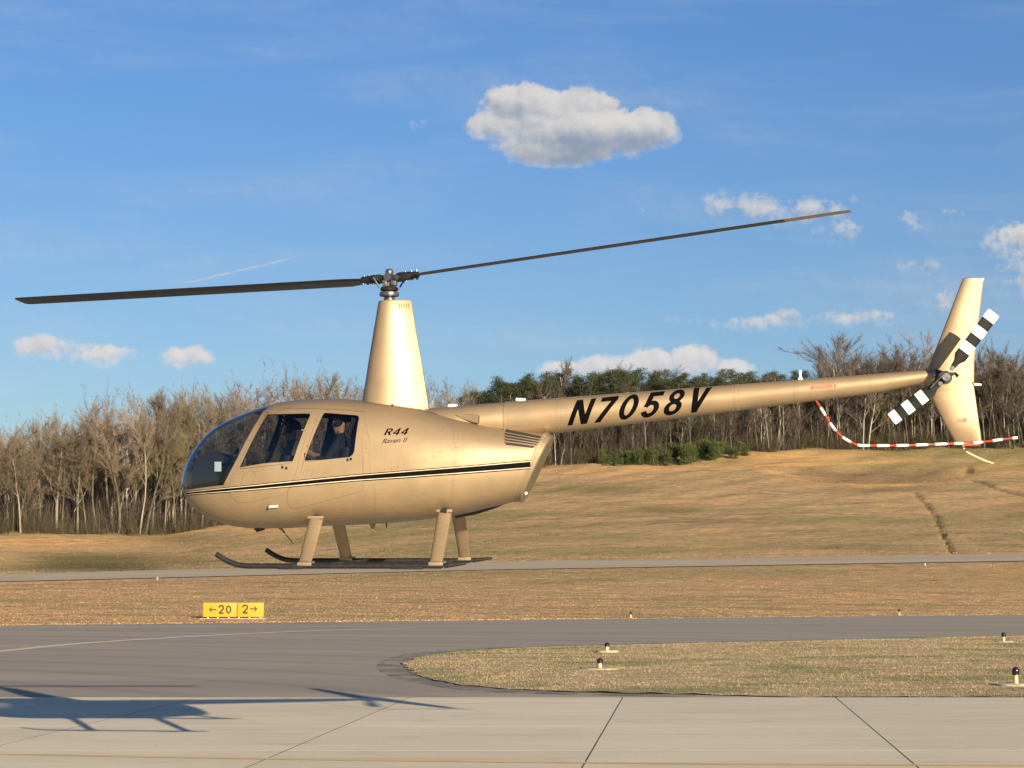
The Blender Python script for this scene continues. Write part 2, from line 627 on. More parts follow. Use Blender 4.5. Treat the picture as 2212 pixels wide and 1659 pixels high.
def build_terrain():
    us = np.concatenate([np.arange(-3000, -120, 90), np.arange(-120, 2340, 6), np.arange(2350, 5200, 90)])
    Ys = np.concatenate([np.linspace(30, 84, 10), np.linspace(86, 120, 22), np.linspace(122, 187, 34),
                         np.geomspace(188.5, 425, 150), np.geomspace(430, 1400, 30)])
    UU, YY = np.meshgrid(us, Ys)
    XX = (UU - 1106.0) / (F * 1.0049) * YY
    ZZ = terrain(XX.ravel(), YY.ravel()).reshape(XX.shape)
    PY = py_of(YY, ZZ)
    arr, gul, hole, bowl = ground_masks(UU, PY, YY, 2.0 * RNG.normal(size=XX.shape))
    ZZ = ZZ - 0.3 * gul - .7 * hole - 0.8 * bowl
    V = np.stack([XX.ravel(), YY.ravel(), ZZ.ravel()], 1)
    nr, nc = XX.shape
    i = np.arange(nr - 1)[:, None] * nc + np.arange(nc - 1)[None, :]
    i = i.ravel()
    T = np.concatenate([np.stack([i, i + 1, i + nc + 1], 1), np.stack([i, i + nc + 1, i + nc], 1)])
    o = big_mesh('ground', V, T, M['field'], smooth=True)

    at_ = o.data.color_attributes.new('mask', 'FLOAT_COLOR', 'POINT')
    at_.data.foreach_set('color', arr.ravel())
    o['kind'] = 'structure'
    return o


def grass_nodes(nt, masks=True):
    tcn = nt.n('ShaderNodeNewGeometry').outputs['Position']
    big = nt.noise(nt.mapping(tcn, (0.016, 0.045, 0.03), (0, 0, .1)), 1.0, 6, 0.62)
    mid = nt.noise(nt.mapping(tcn, (0.05, 0.30, 0.2), (0, 0, -.03)), 1.0, 7, 0.62)
    fine = nt.noise(nt.mapping(tcn, (0.8, 1.9, 1.9)), 1.0, 6, 0.68)
    mic = nt.noise(tcn, 9.0, 4, 0.7)
    col = nt.mix(nt.ss(fine, 0.25, 0.75), (0.28, 0.190, 0.092), (0.60, 0.420, 0.222))
    col = nt.mix(nt.ss(mid, 0.44, 0.60, 0, .75), col, nt.mix(nt.ss(fine, .3, .7), (0.40, 0.235, 0.115), (0.66, 0.405, 0.205)))
    col = nt.mix(nt.ss(nt.m('SUBTRACT', 1.0, mid), 0.50, 0.63, 0, .7), col, nt.mix(nt.ss(fine, .3, .7), (0.19, 0.145, 0.068), (0.38, 0.290, 0.135)))
    gg = nt.m('ADD', nt.m('MULTIPLY', big, 0.75), nt.m('MULTIPLY', mid, 0.35))
    yy_ = nt.xyz(tcn)[1]
    gf = nt.m('MULTIPLY', nt.ss(gg, 0.52, 0.66, 0, .78), nt.ss(yy_, 138, 165, .35, 1.0))
    col = nt.mix(gf, col, nt.mix(nt.ss(fine, .3, .7), (0.17, 0.155, 0.060), (0.32, 0.265, 0.105)))
    dk = nt.noise(nt.mapping(tcn, (0.04, 0.22, 0.2), loc=(31, 7, 0)), 1.0, 7, 0.65)
    col = nt.mix(nt.ss(dk, 0.54, 0.70, 0, .50), col, (0.17, 0.118, 0.070))
    f = nt.ss(mic, .25, .75, .80, 1.22)
    col = nt.mix(1.0, col, nt.comb(f, f, f), 'MULTIPLY')
    if masks:
        at_ = nt.n('ShaderNodeAttribute', attribute_name='mask')
        r, g, b = nt.xyz(at_.outputs['Color'])
        nb = nt.ss(fine, .25, .7, .45, 1.1)
        col = nt.mix(nt.m('MULTIPLY', g, nb, clamp=True), col, nt.mix(nt.ss(fine, .35, .65), (0.075, 0.072, 0.024), (0.19, 0.155, 0.055)))
        col = nt.mix(nt.m('MULTIPLY', r, nb, clamp=True), col, nt.mix(nt.ss(mid, .35, .65), (0.62, 0.32, 0.10), (0.78, 0.46, 0.19)))
        col = nt.mix(nt.m('MULTIPLY', b, nb, clamp=True), col, (0.085, 0.058, 0.036))
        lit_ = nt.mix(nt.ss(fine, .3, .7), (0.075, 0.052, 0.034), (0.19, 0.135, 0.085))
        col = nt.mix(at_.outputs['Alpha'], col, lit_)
    hgt = nt.m('ADD', nt.m('MULTIPLY', fine, 1.0), nt.m('MULTIPLY', mic, 0.5))
    return col, hgt


m, nt = new_mat('dry_field_grass')
c_, h_ = grass_nodes(nt)
finish(nt, c_, 0.95, 0, bump=h_, bstr=0.9, bdist=0.5, Specular_IOR_Level=0.1)
M['field'] = m


def blade_grass_mat(name, shift):
    m, nt = new_mat(name)
    tcn = nt.n('ShaderNodeNewGeometry').outputs['Position']
    big = nt.noise(nt.mapping(tcn, (0.20, 0.36, 0.01), loc=(shift, 0, 0)), 1.0, 7, 0.66)
    mid = nt.noise(nt.mapping(tcn, (0.9, 2.2, 0.01)), 1.0, 5, 0.65)
    mic = nt.noise(tcn, 17.0, 3, 0.7)
    col = nt.mix(nt.ss(mid, 0.3, 0.7), (0.29, 0.208, 0.112), (0.48, 0.365, 0.205))
    col = nt.mix(nt.ss(big, 0.48, 0.60, 0, .68), col, nt.mix(nt.ss(mid, .3, .7), (0.105, 0.135, 0.042), (0.215, 0.225, 0.085)))
    f = nt.ss(mic, .25, .75, .78, 1.2)
    col = nt.mix(1.0, col, nt.comb(f, f, f), 'MULTIPLY')
    finish(nt, col, 0.9, 0, bump=nt.noise(tcn, 22.0, 5, 0.7), bstr=0.8, bdist=0.05, Specular_IOR_Level=0.15)
    return m


M['island'] = blade_grass_mat('mown_verge_grass', 3.0)

m, nt = new_mat('field_tuft_grass')
c_, h_ = grass_nodes(nt, masks=False)
finish(nt, nt.mix(1.0, c_, (1.17, 1.03, 1.02), 'MULTIPLY'), 0.9, 0, Specular_IOR_Level=0.1)
M['tuft'] = m

m, nt = new_mat('asphalt')
tcn = nt.n('ShaderNodeNewGeometry').outputs['Position']
big = nt.noise(nt.mapping(tcn, (0.05, 0.22, 1)), 1.0, 5, 0.6)
mid = nt.noise(nt.mapping(tcn, (.35, 1.6, 1), (0, 0, .2)), 1.0, 6, 0.65)
mic = nt.noise(tcn, 60.0, 3, 0.7)
col = nt.mix(nt.ss(big, .3, .7), (0.255, 0.215, 0.168), (0.315, 0.265, 0.205))
col = nt.mix(nt.ss(mid, .45, .75, 0, .5), col, (0.21, 0.18, 0.145))
f = nt.ss(mic, .3, .7, .85, 1.15)
col = nt.mix(1.0, col, nt.comb(f, f, f), 'MULTIPLY')
# tyre sweeps: curved faint dark lanes
px_, py_, pz_ = nt.xyz(tcn)
wv = nt.n('ShaderNodeTexWave', wave_type='RINGS', rings_direction='Z')
nt.put(wv.inputs['Vector'], nt.mapping(tcn, (1, 1, 0), loc=(34, -12, 0)))
wv.inputs['Scale'].default_value = 0.09
wv.inputs['Distortion'].default_value = 2.0
wv.inputs['Detail'].default_value = 3
wv.inputs['Detail Scale'].default_value = 0.3
col = nt.mix(nt.ss(wv.outputs[1], .82, 1.0, 0, .25), col, (0.12, 0.10, 0.085))
M['asphalt'] = m
finish(nt, col, 0.88, 0, bump=mic, bstr=.35, bdist=.01, Specular_IOR_Level=0.25)

m, nt = new_mat('runway_asphalt')
tcn = nt.n('ShaderNodeNewGeometry').outputs['Position']
col = nt.mix(nt.ss(nt.noise(nt.mapping(tcn, (.03, .3, 1)), 1.0, 6, .6), .3, .7), (0.30, 0.235, 0.150), (0.40, 0.315, 0.205))
finish(nt, col, 0.9)
M['runway'] = m

m, nt = new_mat('concrete_slab')
tcn = nt.n('ShaderNodeNewGeometry').outputs['Position']
oi = nt.n('ShaderNodeObjectInfo').outputs['Random']
big = nt.noise(nt.mapping(tcn, (.25, .55, 1)), 1.0, 6, .6)
mid = nt.noise(nt.mapping(tcn, (.8, 5.5, 1), (0, 0, .04)), 1.0, 5, .65)
mic = nt.noise(tcn, 40.0, 4, .7)
col = nt.mix(nt.ss(big, .3, .7), (0.53, 0.455, 0.32), (0.60, 0.515, 0.37))
col = nt.mix(nt.ss(mid, .52, .78, 0, .38), col, (0.28, 0.235, 0.175))
st = nt.noise(nt.mapping(tcn, (.5, .9, 1), loc=(4, 9, 0)), 1.0, 7, .7)
col = nt.mix(nt.ss(st, .56, .70, 0, .38), col, (0.30, 0.25, 0.18))
ty = nt.noise(nt.mapping(tcn, (.12, 3.2, 1), (0, 0, .03), loc=(2, 5, 0)), 1.0, 6, .6)
col = nt.mix(nt.ss(ty, .57, .68, 0, .34), col, (0.27, 0.225, 0.165))
sp = nt.noise(nt.mapping(tcn, (3.0, 4.0, 1), loc=(9, 3, 0)), 1.0, 3, .6)
col = nt.mix(nt.ss(sp, .70, .76, 0, .45), col, (0.16, 0.13, 0.10))
f = nt.m('MULTIPLY', nt.ss(mic, .3, .7, .94, 1.06), nt.m('ADD', .965, nt.m('MULTIPLY', oi, .07)))
col = nt.mix(1.0, col, nt.comb(f, f, f), 'MULTIPLY')
finish(nt, col, .85, 0, bump=mic, bstr=.25, bdist=.006, Specular_IOR_Level=0.3)
M['slab'] = m
M['joint'] = simple('joint_sealant', (0.05, 0.043, 0.036), 0.8)


def line_mat(name, colr, wear):
    m, nt = new_mat(name)
    tcn = nt.n('ShaderNodeNewGeometry').outputs['Position']
    a = nt.noise(nt.mapping(tcn, (.6, 6, 1)), 1.0, 6, .7)
    finish(nt, colr, .8)
    p = [q for q in nt.t.nodes if q.type == 'BSDF_PRINCIPLED'][0]
    nt.put(p.inputs['Alpha'], nt.ss(a, wear - .12, wear + .14))
    return m


M['line_apron'] = line_mat('worn_yellow_line', (0.62, 0.39, 0.14), .37)
M['line_taxi'] = line_mat('faded_taxi_line', (0.56, 0.43, 0.29), .26)

ground = build_terrain()
base = mesh('ground_plain', [(-3000, -1500, -.12), (3000, -1500, -.12), (3000, 3000, -.12), (-3000, 3000, -.12)], [(0, 1, 2, 3)], M['field'], smooth=False)
base['kind'] = 'structure'

# asphalt taxiway
edge_pts = []
for u in np.linspace(-2600, 4600, 60):
    Yf = float(far_edge(u))
    X = (u - 1106) / (F * 1.0049) * Yf
    edge_pts.append((X, Yf + RNG.normal() * .12))
YA = gnd(1106, 1508).y
vs, fs = [], []
for (X, Yf) in edge_pts:
    vs += [(X, YA - .05, 0.0), (X, Yf, 0.0)]
for k in range(len(edge_pts) - 1):
    fs.append((2 * k, 2 * k + 2, 2 * k + 3, 2 * k + 1))
tag(mesh('taxiway', vs, fs, M['asphalt'], smooth=False), kind='structure')

# runway following the rise of the ground
vs, fs = [], []
us = np.linspace(-2600, 4800, 150)
K = 6
for u in us:
    for k in range(K):
        Y = 160.5 + (184.5 - 160.5) * k / (K - 1)
        X = (u - 1106) / (F * 1.0049) * Y
        vs.append((X, Y, float(terrain([X], [Y])[0]) + .05))
for a in range(len(us) - 1):
    for k in range(K - 1):
        i = a * K + k
        fs.append((i, i + K, i + K + 1, i + 1))
tag(mesh('runway', vs, fs, M['runway']), kind='structure')


def ribbon(pts, width, z):
    vs, fs = [], []
    P = [Vector((p[0], p[1], z)) for p in pts]
    for k, p in enumerate(P):
        t = (P[min(k + 1, len(P) - 1)] - P[max(k - 1, 0)]).normalized()
        n = Vector((-t.y, t.x, 0)) * width / 2
        vs += [p + n, p - n]
    for k in range(len(P) - 1):
        fs.append((2 * k, 2 * k + 1, 2 * k + 3, 2 * k + 2))
    return vs, fs


def smooth_pts(pts, n=8):
    out = []
    P = [Vector(p) for p in pts]
    for i in range(len(P) - 1):
        p0, p1, p2, p3 = P[max(i - 1, 0)], P[i], P[i + 1], P[min(i + 2, len(P) - 1)]
        for k in range(n):
            t = k / n
            out.append(0.5 * ((2 * p1) + (-p0 + p2) * t + (2 * p0 - 5 * p1 + 4 * p2 - p3) * t * t + (-p0 + 3 * p1 - 3 * p2 + p3) * t ** 3))
    out.append(P[-1])
    return out


px = [(-900, 1500), (-300, 1437), (0, 1407), (164, 1391), (328, 1380), (518, 1369.5), (700, 1362), (900, 1356.5)]
pts = smooth_pts([gnd(*p) for p in px])
vs, fs = ribbon(pts, .45, .006)
tag(mesh('taxiway_line', vs, fs, M['line_taxi'], smooth=False), kind='structure')
px = [(-700, 1622), (0, 1632), (400, 1639), (730, 1644), (1106, 1649), (1700, 1654), (2400, 1657)]
pts = smooth_pts([gnd(*p) for p in px])
vs, fs = ribbon(pts, .18, .0175)
tag(mesh('apron_line', vs, fs, M['line_apron'], smooth=False), kind='structure')

# concrete apron of separate slabs
apron = mesh('apron', [(-70, -30, .0128), (70, -30, .0128), (70, YA, .0128), (-70, YA, .0128)], [(0, 1, 2, 3)], M['joint'], smooth=False)
apron['kind'] = 'structure'
rows = [YA, 28.25, 24.3, 18.5, 12.6, 6.6, 0.6, -6]
x0s = [-1.266 + 3.775 * k for k in range(-9, 9)]
G = 0.011
for r in range(len(rows) - 1):
    Y1, Y0 = rows[r] - (G if r else 0), rows[r + 1] + G
    for k in range(len(x0s) - 1):
        if rows[r] < 13 and abs(x0s[k]) > 20:
            continue
        sk = 0.0926
        a, b = x0s[k] + G, x0s[k + 1] - G
        dz = .0016 + abs(RNG.normal()) * .0003
        top = .012 + dz
        e = .008
        def rng(off, z):
            return [(a + off + sk * (Y0 + off), Y0 + off, z), (b - off + sk * (Y0 + off), Y0 + off, z), (b - off + sk * (Y1 - off), Y1 - off, z), (a + off + sk * (Y1 - off), Y1 - off, z)]
        mb = MB()
        mb.ring_loft([rng(0, -.05), rng(0, top)], True)
        mb.build('slab', M['slab'], apron, smooth=False)

# ------------------------------------------------------------------ polygons with constrained triangulation
def even_odd(P, E0, E1):
    """P (n,2); edges E0,E1 (m,2)"""
    x, y = P[:, 0:1], P[:, 1:2]
    x0, y0, x1, y1 = E0[:, 0], E0[:, 1], E1[:, 0], E1[:, 1]
    c = ((y0 > y) != (y1 > y))
    with np.errstate(divide='ignore', invalid='ignore'):
        xi = (x1 - x0) * (y - y0) / np.where(y1 - y0 == 0, 1e-12, y1 - y0) + x0
    return ((c & (x < xi)).sum(1) % 2) == 1


def in_any(P, loops):
    r = np.zeros(len(P), bool)
    for lp in loops:
        A = np.array([tuple(q)[:2] for q in lp])
        r |= even_odd(P, A, np.roll(A, -1, 0))
    return r


def cdt(loops, step, union=False):
    """loops: list of closed (x,y) lists. returns verts2d, faces"""
    pts, edges = [], []
    for lp in loops:
        dense = []
        for k in range(len(lp)):
            a, b = Vector(lp[k]).to_2d(), Vector(lp[(k + 1) % len(lp)]).to_2d()
            n = max(1, int((b - a).length / step))
            for j in range(n):
                dense.append(a.lerp(b, j / n))
        s = len(pts)
        pts += dense
        edges += [(s + j, s + (j + 1) % len(dense)) for j in range(len(dense))]
    A = np.array([tuple(p) for p in pts])
    E0 = A[[e[0] for e in edges]]
    E1 = A[[e[1] for e in edges]]
    gx = np.arange(A[:, 0].min() + step * .5, A[:, 0].max(), step)
    gy = np.arange(A[:, 1].min() + step * .5, A[:, 1].max(), step)
    if len(gx) and len(gy):
        GX, GY = np.meshgrid(gx, gy)
        Gp = np.stack([GX.ravel(), GY.ravel()], 1)
        ins = in_any(Gp, loops) if union else even_odd(Gp, E0, E1)
        Gp = Gp[ins]
        if len(Gp):
            D = np.full(len(Gp), 1e9)
            for k in range(len(A)):
                D = np.minimum(D, np.hypot(Gp[:, 0] - A[k, 0], Gp[:, 1] - A[k, 1]))
            Gp = Gp[D > step * .45]
            pts += [Vector(p) for p in Gp]
    r = geometry.delaunay_2d_cdt(pts, edges, [], 0, 1e-6)
    V, FF = r[0], r[2]
    VA = np.array([tuple(v) for v in V])
    if not len(FF):
        return [], []
    C = np.array([VA[list(f)].mean(0) for f in FF])
    ins = in_any(C, loops) if union else even_odd(C, E0, E1)
    FF = [tuple(f) for f, k in zip(FF, ins) if k]
    used = sorted({i for f in FF for i in f})
    rm = {o: n for n, o in enumerate(used)}
    return [tuple(VA[i]) for i in used], [tuple(rm[i] for i in f) for f in FF]


# grass island between the taxiway and the apron
top_e = [(2900, 1360), (2600, 1366), (2212, 1374.5), (1800, 1384.5), (1500, 1391), (1300, 1395.5), (1100, 1402), (1000, 1408), (930, 1415), (903, 1421), (884, 1428), (876, 1436)]
bot_e = [(878, 1443), (890, 1452), (911, 1461), (945, 1471), (1000, 1481.5), (1100, 1490), (1200, 1494.5), (1350, 1498.5), (1500, 1501.5), (1640, 1505), (1700, 1507.2), (2212, 1507.2), (2900, 1507.2)]
raw = [gnd(*p) for p in top_e] + [gnd(*p) for p in bot_e]
isl = []
for k in range(len(raw)):
    a, b = raw[k], raw[(k + 1) % len(raw)]
    n = max(1, int((b - a).length / .35)) if k < len(raw) - 1 else 1
    for j in range(n):
        p = a.lerp(b, j / n)
        amp = 0.04 if p.y < YA + .6 else .06
        isl.append((p.x + RNG.normal() * amp, max(p.y + RNG.normal() * amp, YA + .02)))
vv, ff = cdt([isl], 1.2)
EA0 = np.array(isl)
EA1 = np.roll(EA0, -1, 0)
def isl_z(x, y):
    dd_ = np.full(x.shape, 1e9)
    for k in range(0, len(EA0), 2):
        dd_ = np.minimum(dd_, np.hypot(x - EA0[k, 0], y - EA0[k, 1]))
    return .012 + np.clip(dd_ / 1.5, 0, 1) * .05 + .02 * np.sin(x * .7) * np.sin(y * .9) * np.clip(dd_, 0, 1)
va = np.array(vv)
zz = isl_z(va[:, 0], va[:, 1])
o = mesh('verge', [(x, y, z) for (x, y), z in zip(vv, zz)], ff, M['island'])
tag(o, kind='structure')


# darker seal coat along the island edge
m, nt = new_mat('seal_coat')
tcn = nt.n('ShaderNodeNewGeometry').outputs['Position']
p = finish(nt, (0.13, 0.112, 0.095), .85)
nt.put(p.inputs['Alpha'], nt.ss(nt.noise(tcn, 1.2, 6, .7), .36, .64, 0, .5))
M['seal'] = m
sp_ = smooth_pts([gnd(*q) for q in ([(2900, 1358.5), (2212, 1372.5), (1500, 1388), (1100, 1399), (930, 1411), (880, 1419), (850, 1433), (850, 1445), (870, 1458), (940, 1475), (1050, 1491), (1250, 1499), (1500, 1503.5)])], 8)
vs, fs = ribbon(sp_, .75, .004)
tag(mesh('seal_coat', vs, fs, m, smooth=False), kind='structure')


def blades(n, X, Y, Z, h, wd, lean=.5):
    """single upright triangles"""
    ang = RNG.uniform(0, math.pi, n)
    hh = h * RNG.uniform(.55, 1.35, n)
    ww = wd * RNG.uniform(.6, 1.4, n)
    c, s = np.cos(ang) * ww / 2, np.sin(ang) * ww / 2
    lx, ly = RNG.normal(size=n) * lean * hh, RNG.normal(size=n) * lean * hh
    a = np.stack([X - c, Y - s, Z], 1)
    b = np.stack([X + c, Y + s, Z], 1)
    t = np.stack([X + lx, Y + ly, Z + hh], 1)
    V = np.stack([a, b, t], 1).reshape(-1, 3)
    T = np.arange(3 * n).reshape(-1, 3)
    return V, T


N_ = 210000
x = RNG.uniform(-4, 32, N_)
y = RNG.uniform(YA, 72, N_)
ins = even_odd(np.stack([x, y], 1), EA0, EA1) & (x < .31 * y + 2)
x, y = x[ins], y[ins]
V, T = blades(len(x), x, y, isl_z(x, y) - .01, .036, .017, .7)
tag(big_mesh('verge_grass', V, T, M['island']), 'short dry and green mown grass on the island between taxiway and concrete', 'grass', kind='stuff')

# rougher tufts over the strip beyond the taxiway
N_ = 110000
y = 86 + (160 - 86) * RNG.uniform(0, 1, N_)
u = RNG.uniform(-150, 2360, N_)
x = (u - 1106) / (F * 1.0049) * y
ok_ = y > far_edge(u) - .15 + RNG.normal(size=N_) * .12
x, y = x[ok_], y[ok_]
V, T = blades(len(x), x, y, np.maximum(terrain(x, y), 0.0) - .01, .035, .045, .9)
tag(big_mesh('field_grass', V, T, M['tuft']), 'dry tan grass on the strip between the taxiway and the runway', 'grass', kind='stuff')

# coarse tufts on the slope beyond the runway
N_ = 80000
u = RNG.uniform(-100, 2320, N_)
tdv = np.interp(u, *U_TD)
y = 186 + (tdv - 186) * RNG.uniform(0, 1, N_)
x = (u - 1106) / (F * 1.0049) * y
zz = terrain(x, y)
V, T = blades(len(x), x, y, zz - .05, .11, .15, .8)
sg = big_mesh('slope_grass', V, T, M['field'])
mk = ground_masks(u, py_of(y, zz), y, RNG.normal(size=N_) * 2)[0]
sg.data.color_attributes.new('mask', 'FLOAT_COLOR', 'POINT').data.foreach_set('color', np.repeat(mk, 3, 0).ravel())
tag(sg, 'dry tan and olive grass on the slope between the runway and the wood', 'grass', kind='stuff')

# ------------------------------------------------------------------ helicopter
YAW, ROLL = math.radians(6.3), math.radians(1.9)
HO = at(838, 1217, 21.0)
HM = Matrix.Translation(HO) @ Matrix.Rotation(-YAW, 4, 'Z') @ Matrix.Rotation(ROLL, 4, 'X')
HI = HM.inverted()
HC = HI @ CAM


def loc(x, y, l=0.0):
    """frame position -> (x, z) in the helicopter's own axes on the plane at lateral offset l"""
    r = HI.to_3x3() @ ray(x, y)
    t = (l - HC.y) / r.y
    p = HC + r * t
    return p.x, p.z


def P3(x, y, l=0.0):
    a, b = loc(x, y, l)
    return Vector((a, l, b))


heli = empty('helicopter', HO)
heli.matrix_world = HM
tag(heli, 'gold four-seat helicopter N7058V hovering above the concrete apron', 'helicopter')

TOP = [(395.3, 1048), (398, 1025), (407.8, 998), (424.4, 969), (457.8, 931.5), (499.4, 906.5), (541, 889.8), (572.3, 879.4), (614, 869), (666, 863.3), (728.6, 861.7),
       (782, 865.5), (855, 875), (928, 887), (1010, 905.5), (1090.5, 924), (1140, 930), (1200, 936)]
BOT = [(395.3, 1048), (401.5, 1062.7), (409.8, 1081.5), (432.8, 1106.5), (468.2, 1125.2), (509.8, 1137.2), (562, 1141.8), (624.4, 1140.8), (666, 1137.9),
       (740, 1135), (811.4, 1131.5), (894.7, 1125.2), (946.8, 1119), (978, 1114.8), (1019.7, 1106.5), (1061.4, 1096), (1113.5, 1083.5), (1200, 1063)]
ZCY = [(395, 1048), (440, 1047), (500, 1043), (700, 1032), (900, 1018), (1000, 1008), (1100, 996), (1200, 985)]
WID = [(395.3, 0.0), (398, .10), (405, .20), (424, .335), (458, .455), (500, .535), (560, .60), (620, .63), (800, .635), (900, .62), (1000, .555), (1100, .44), (1200, .33)]
NUP = [(395, 2.0), (450, 2.1), (520, 2.3), (600, 2.55), (800, 2.55), (900, 2.3), (1000, 2.2), (1200, 2.4)]
X0L = loc(395.3, 1048)[0]
X1L = loc(1200, 936)[0]


def pchip(xs, ys, x):
    xs, ys = np.asarray(xs, float), np.asarray(ys, float)
    h = np.diff(xs)
    dl = np.diff(ys) / h
    m = np.zeros_like(ys)
    for k in range(1, len(xs) - 1):
        if dl[k - 1] * dl[k] > 0:
            w1, w2 = 2 * h[k] + h[k - 1], h[k] + 2 * h[k - 1]
            m[k] = (w1 + w2) / (w1 / dl[k - 1] + w2 / dl[k])
    m[0], m[-1] = dl[0], dl[-1]
    i = np.clip(np.searchsorted(xs, x) - 1, 0, len(xs) - 2)
    t = (x - xs[i]) / h[i]
    return ((1 + 2 * t) * (1 - t) ** 2 * ys[i] + t * (1 - t) ** 2 * h[i] * m[i] + t * t * (3 - 2 * t) * ys[i + 1] + t * t * (t - 1) * h[i] * m[i + 1])


def S_(xl):
    return np.sqrt(np.clip((np.asarray(xl, float) - X0L) / (X1L - X0L), 0, 1))


def curve(tab, conv=None):
    P = [loc(x, y) for x, y in tab]
    s = S_([p[0] for p in P])
    s[0] = 0
    return s, np.array([p[1] for p in P])


tS, tZ = curve(TOP)
bS, bZ = curve(BOT)
cS, cZ = curve([(x, y) for x, y in ZCY])
wS = S_([loc(x, 1040)[0] for x, _ in WID]); wS[0] = 0
nS = S_([loc(x, 1040)[0] for x, _ in NUP]); nS[0] = 0
NF = 700
sf = np.linspace(0, 1, NF)
FX = X0L + sf ** 2 * (X1L - X0L)
FT = pchip(tS, tZ, sf); FB = pchip(bS, bZ, sf); FC = pchip(cS, cZ, sf)
FW = pchip(wS, [q for _, q in WID], sf); FN = np.interp(sf, nS, [q for _, q in NUP])
FC = np.minimum(np.maximum(FC, FB + .25 * (FT - FB)), FB + .75 * (FT - FB))
NLO = 2.5


def section(x):
    return (np.interp(x, FX, a) for a in (FT, FB, FC, FW, FN))


def Wsurf(x, z):
    x = min(max(x, X0L), X1L)
    T_, B_, C_, W_, N_ = section(x)
    if z >= C_:
        t, n = (z - C_) / max(T_ - C_, 1e-6), N_
    else:
        t, n = (C_ - z) / max(C_ - B_, 1e-6), NLO
    if t >= 1:
        return 0.0
    return float(W_ * (1 - t ** n) ** (1 / n))


def on_surf(x, y, surf=Wsurf):
    l = -.4
    for _ in range(6):
        a, b = loc(x, y, l)
        l = -surf(a, b)
    return loc(x, y, l)


def ring(x, n=72):
    T_, B_, C_, W_, N_ = section(x)
    out = []
    for k in range(n):
        th = 2 * math.pi * (k + .5) / n
        s, c = math.sin(th), math.cos(th)
        if c >= 0:
            e, H = 2 / N_, T_ - C_
        else:
            e, H = 2 / NLO, C_ - B_
        out.append((x, W_ * math.copysign(abs(s) ** e, s), C_ + H * math.copysign(abs(c) ** e, c)))
    return out


def loft_bm():
    ss = np.concatenate([np.linspace(.012, .2, 14), np.linspace(.21, 1, 150)])
    mb = MB()
    mb.ring_loft([ring(X0L + s * s * (X1L - X0L)) for s in ss], False)
    n = 72
    b = len(mb.v)
    T_, B_, C_, _, _ = section(X0L)
    mb.v.append((X0L, 0, C_))
    for j in range(n):
        mb.f.append((b, (j + 1) % n, j))
    bm = bmesh.new()
    for v in mb.v:
        bm.verts.new(v)
    bm.verts.ensure_lookup_table()
    for f in mb.f:
        bm.faces.new([bm.verts[i] for i in f])
    bmesh.ops.recalc_face_normals(bm, faces=bm.faces)
    return bm


def plane_of(p, q):
    """plane through two side-view points, across the body; returns point, normal"""
    a, b = Vector((p[0], 0, p[1])), Vector((q[0], 0, q[1]))
    dd_ = (b - a).normalized()
    return a, Vector((-dd_.z, 0, dd_.x))


def cut(bm, pl, clear_pos=False, clear_neg=False):
    bmesh.ops.bisect_plane(bm, geom=list(bm.verts) + list(bm.edges) + list(bm.faces), dist=1e-5, plane_co=pl[0], plane_no=pl[1],
                           clear_outer=clear_pos, clear_inner=clear_neg)


def bm_obj(bm, name, mat, parent, sharp=40):
    me = bpy.data.meshes.new(name)
    bmesh.ops.recalc_face_normals(bm, faces=bm.faces)
    bm.to_mesh(me)
    bm.free()
    me.materials.append(mat)
    me.polygons.foreach_set('use_smooth', [True] * len(me.polygons))
    me.set_sharp_from_angle(angle=math.radians(sharp))
    return link(name, me, parent)


WS_LOW = (on_surf(401.5, 1058.5), on_surf(486, 1047.5))           # lower edge of the windshield
WS_PIL = (on_surf(486, 1048), on_surf(573, 886))                  # pillar edge
REAR = (on_surf(1176, 944), on_surf(1113.5, 1079))
pl_low = plane_of(*WS_LOW)
pl_pil = plane_of(*WS_PIL)
pl_rear = plane_of(*REAR)


def side_of(pl, c):
    return (c - pl[0]).dot(pl[1])


bm = loft_bm()
cut(bm, pl_rear, **({'clear_pos': True} if side_of(pl_rear, Vector((5, 0, 1))) > 0 else {'clear_neg': True}))
bmg = bm.copy()
cut(bm, pl_low)
cut(bm, pl_pil)
above = math.copysign(1, side_of(pl_low, Vector((-1, 0, 3))))
ahead = math.copysign(1, side_of(pl_pil, Vector((-3, 0, 1.2))))
kill = []
WINF = [(577.9, 895.1), (668.4, 893.0), (670.8, 896.6), (634.5, 992), (631.4, 998.2), (624.1, 1002), (521, 1013), (518.6, 1012), (518.4, 1009)]
WINR = [(699.5, 892.7), (704, 891.8), (770, 897), (774.8, 899), (775.8, 904), (765.8, 974), (762.5, 982), (755, 987.6), (664, 997.2), (659, 996.2), (658.4, 992)]
wf = [on_surf(*p) for p in WINF]
wr = [on_surf(*p) for p in WINR]


def grow(poly, k):
    cx = sum(p[0] for p in poly) / len(poly)
    cz = sum(p[1] for p in poly) / len(poly)
    out = []
    for x, z in poly:
        d_ = math.hypot(x - cx, z - cz)
        out.append((cx + (x - cx) * (1 + k / d_), cz + (z - cz) * (1 + k / d_)))
    return out


def inside(p, poly):
    A = np.array(poly)
    return bool(even_odd(np.array([p]), A, np.roll(A, -1, 0))[0])


wfg, wrg = grow(wf, .018), grow(wr, .018)
for f in bm.faces:
    c = f.calc_center_median()
    if side_of(pl_low, c) * above > 1e-4 and side_of(pl_pil, c) * ahead > 1e-4:
        kill.append(f)
    elif abs(c.y) > .2 and (inside((c.x, c.z), wfg) or inside((c.x, c.z), wrg)):
        kill.append(f)
bmesh.ops.delete(bm, geom=kill, context='FACES')
body = bm_obj(bm, 'body', M['gold'], heli)

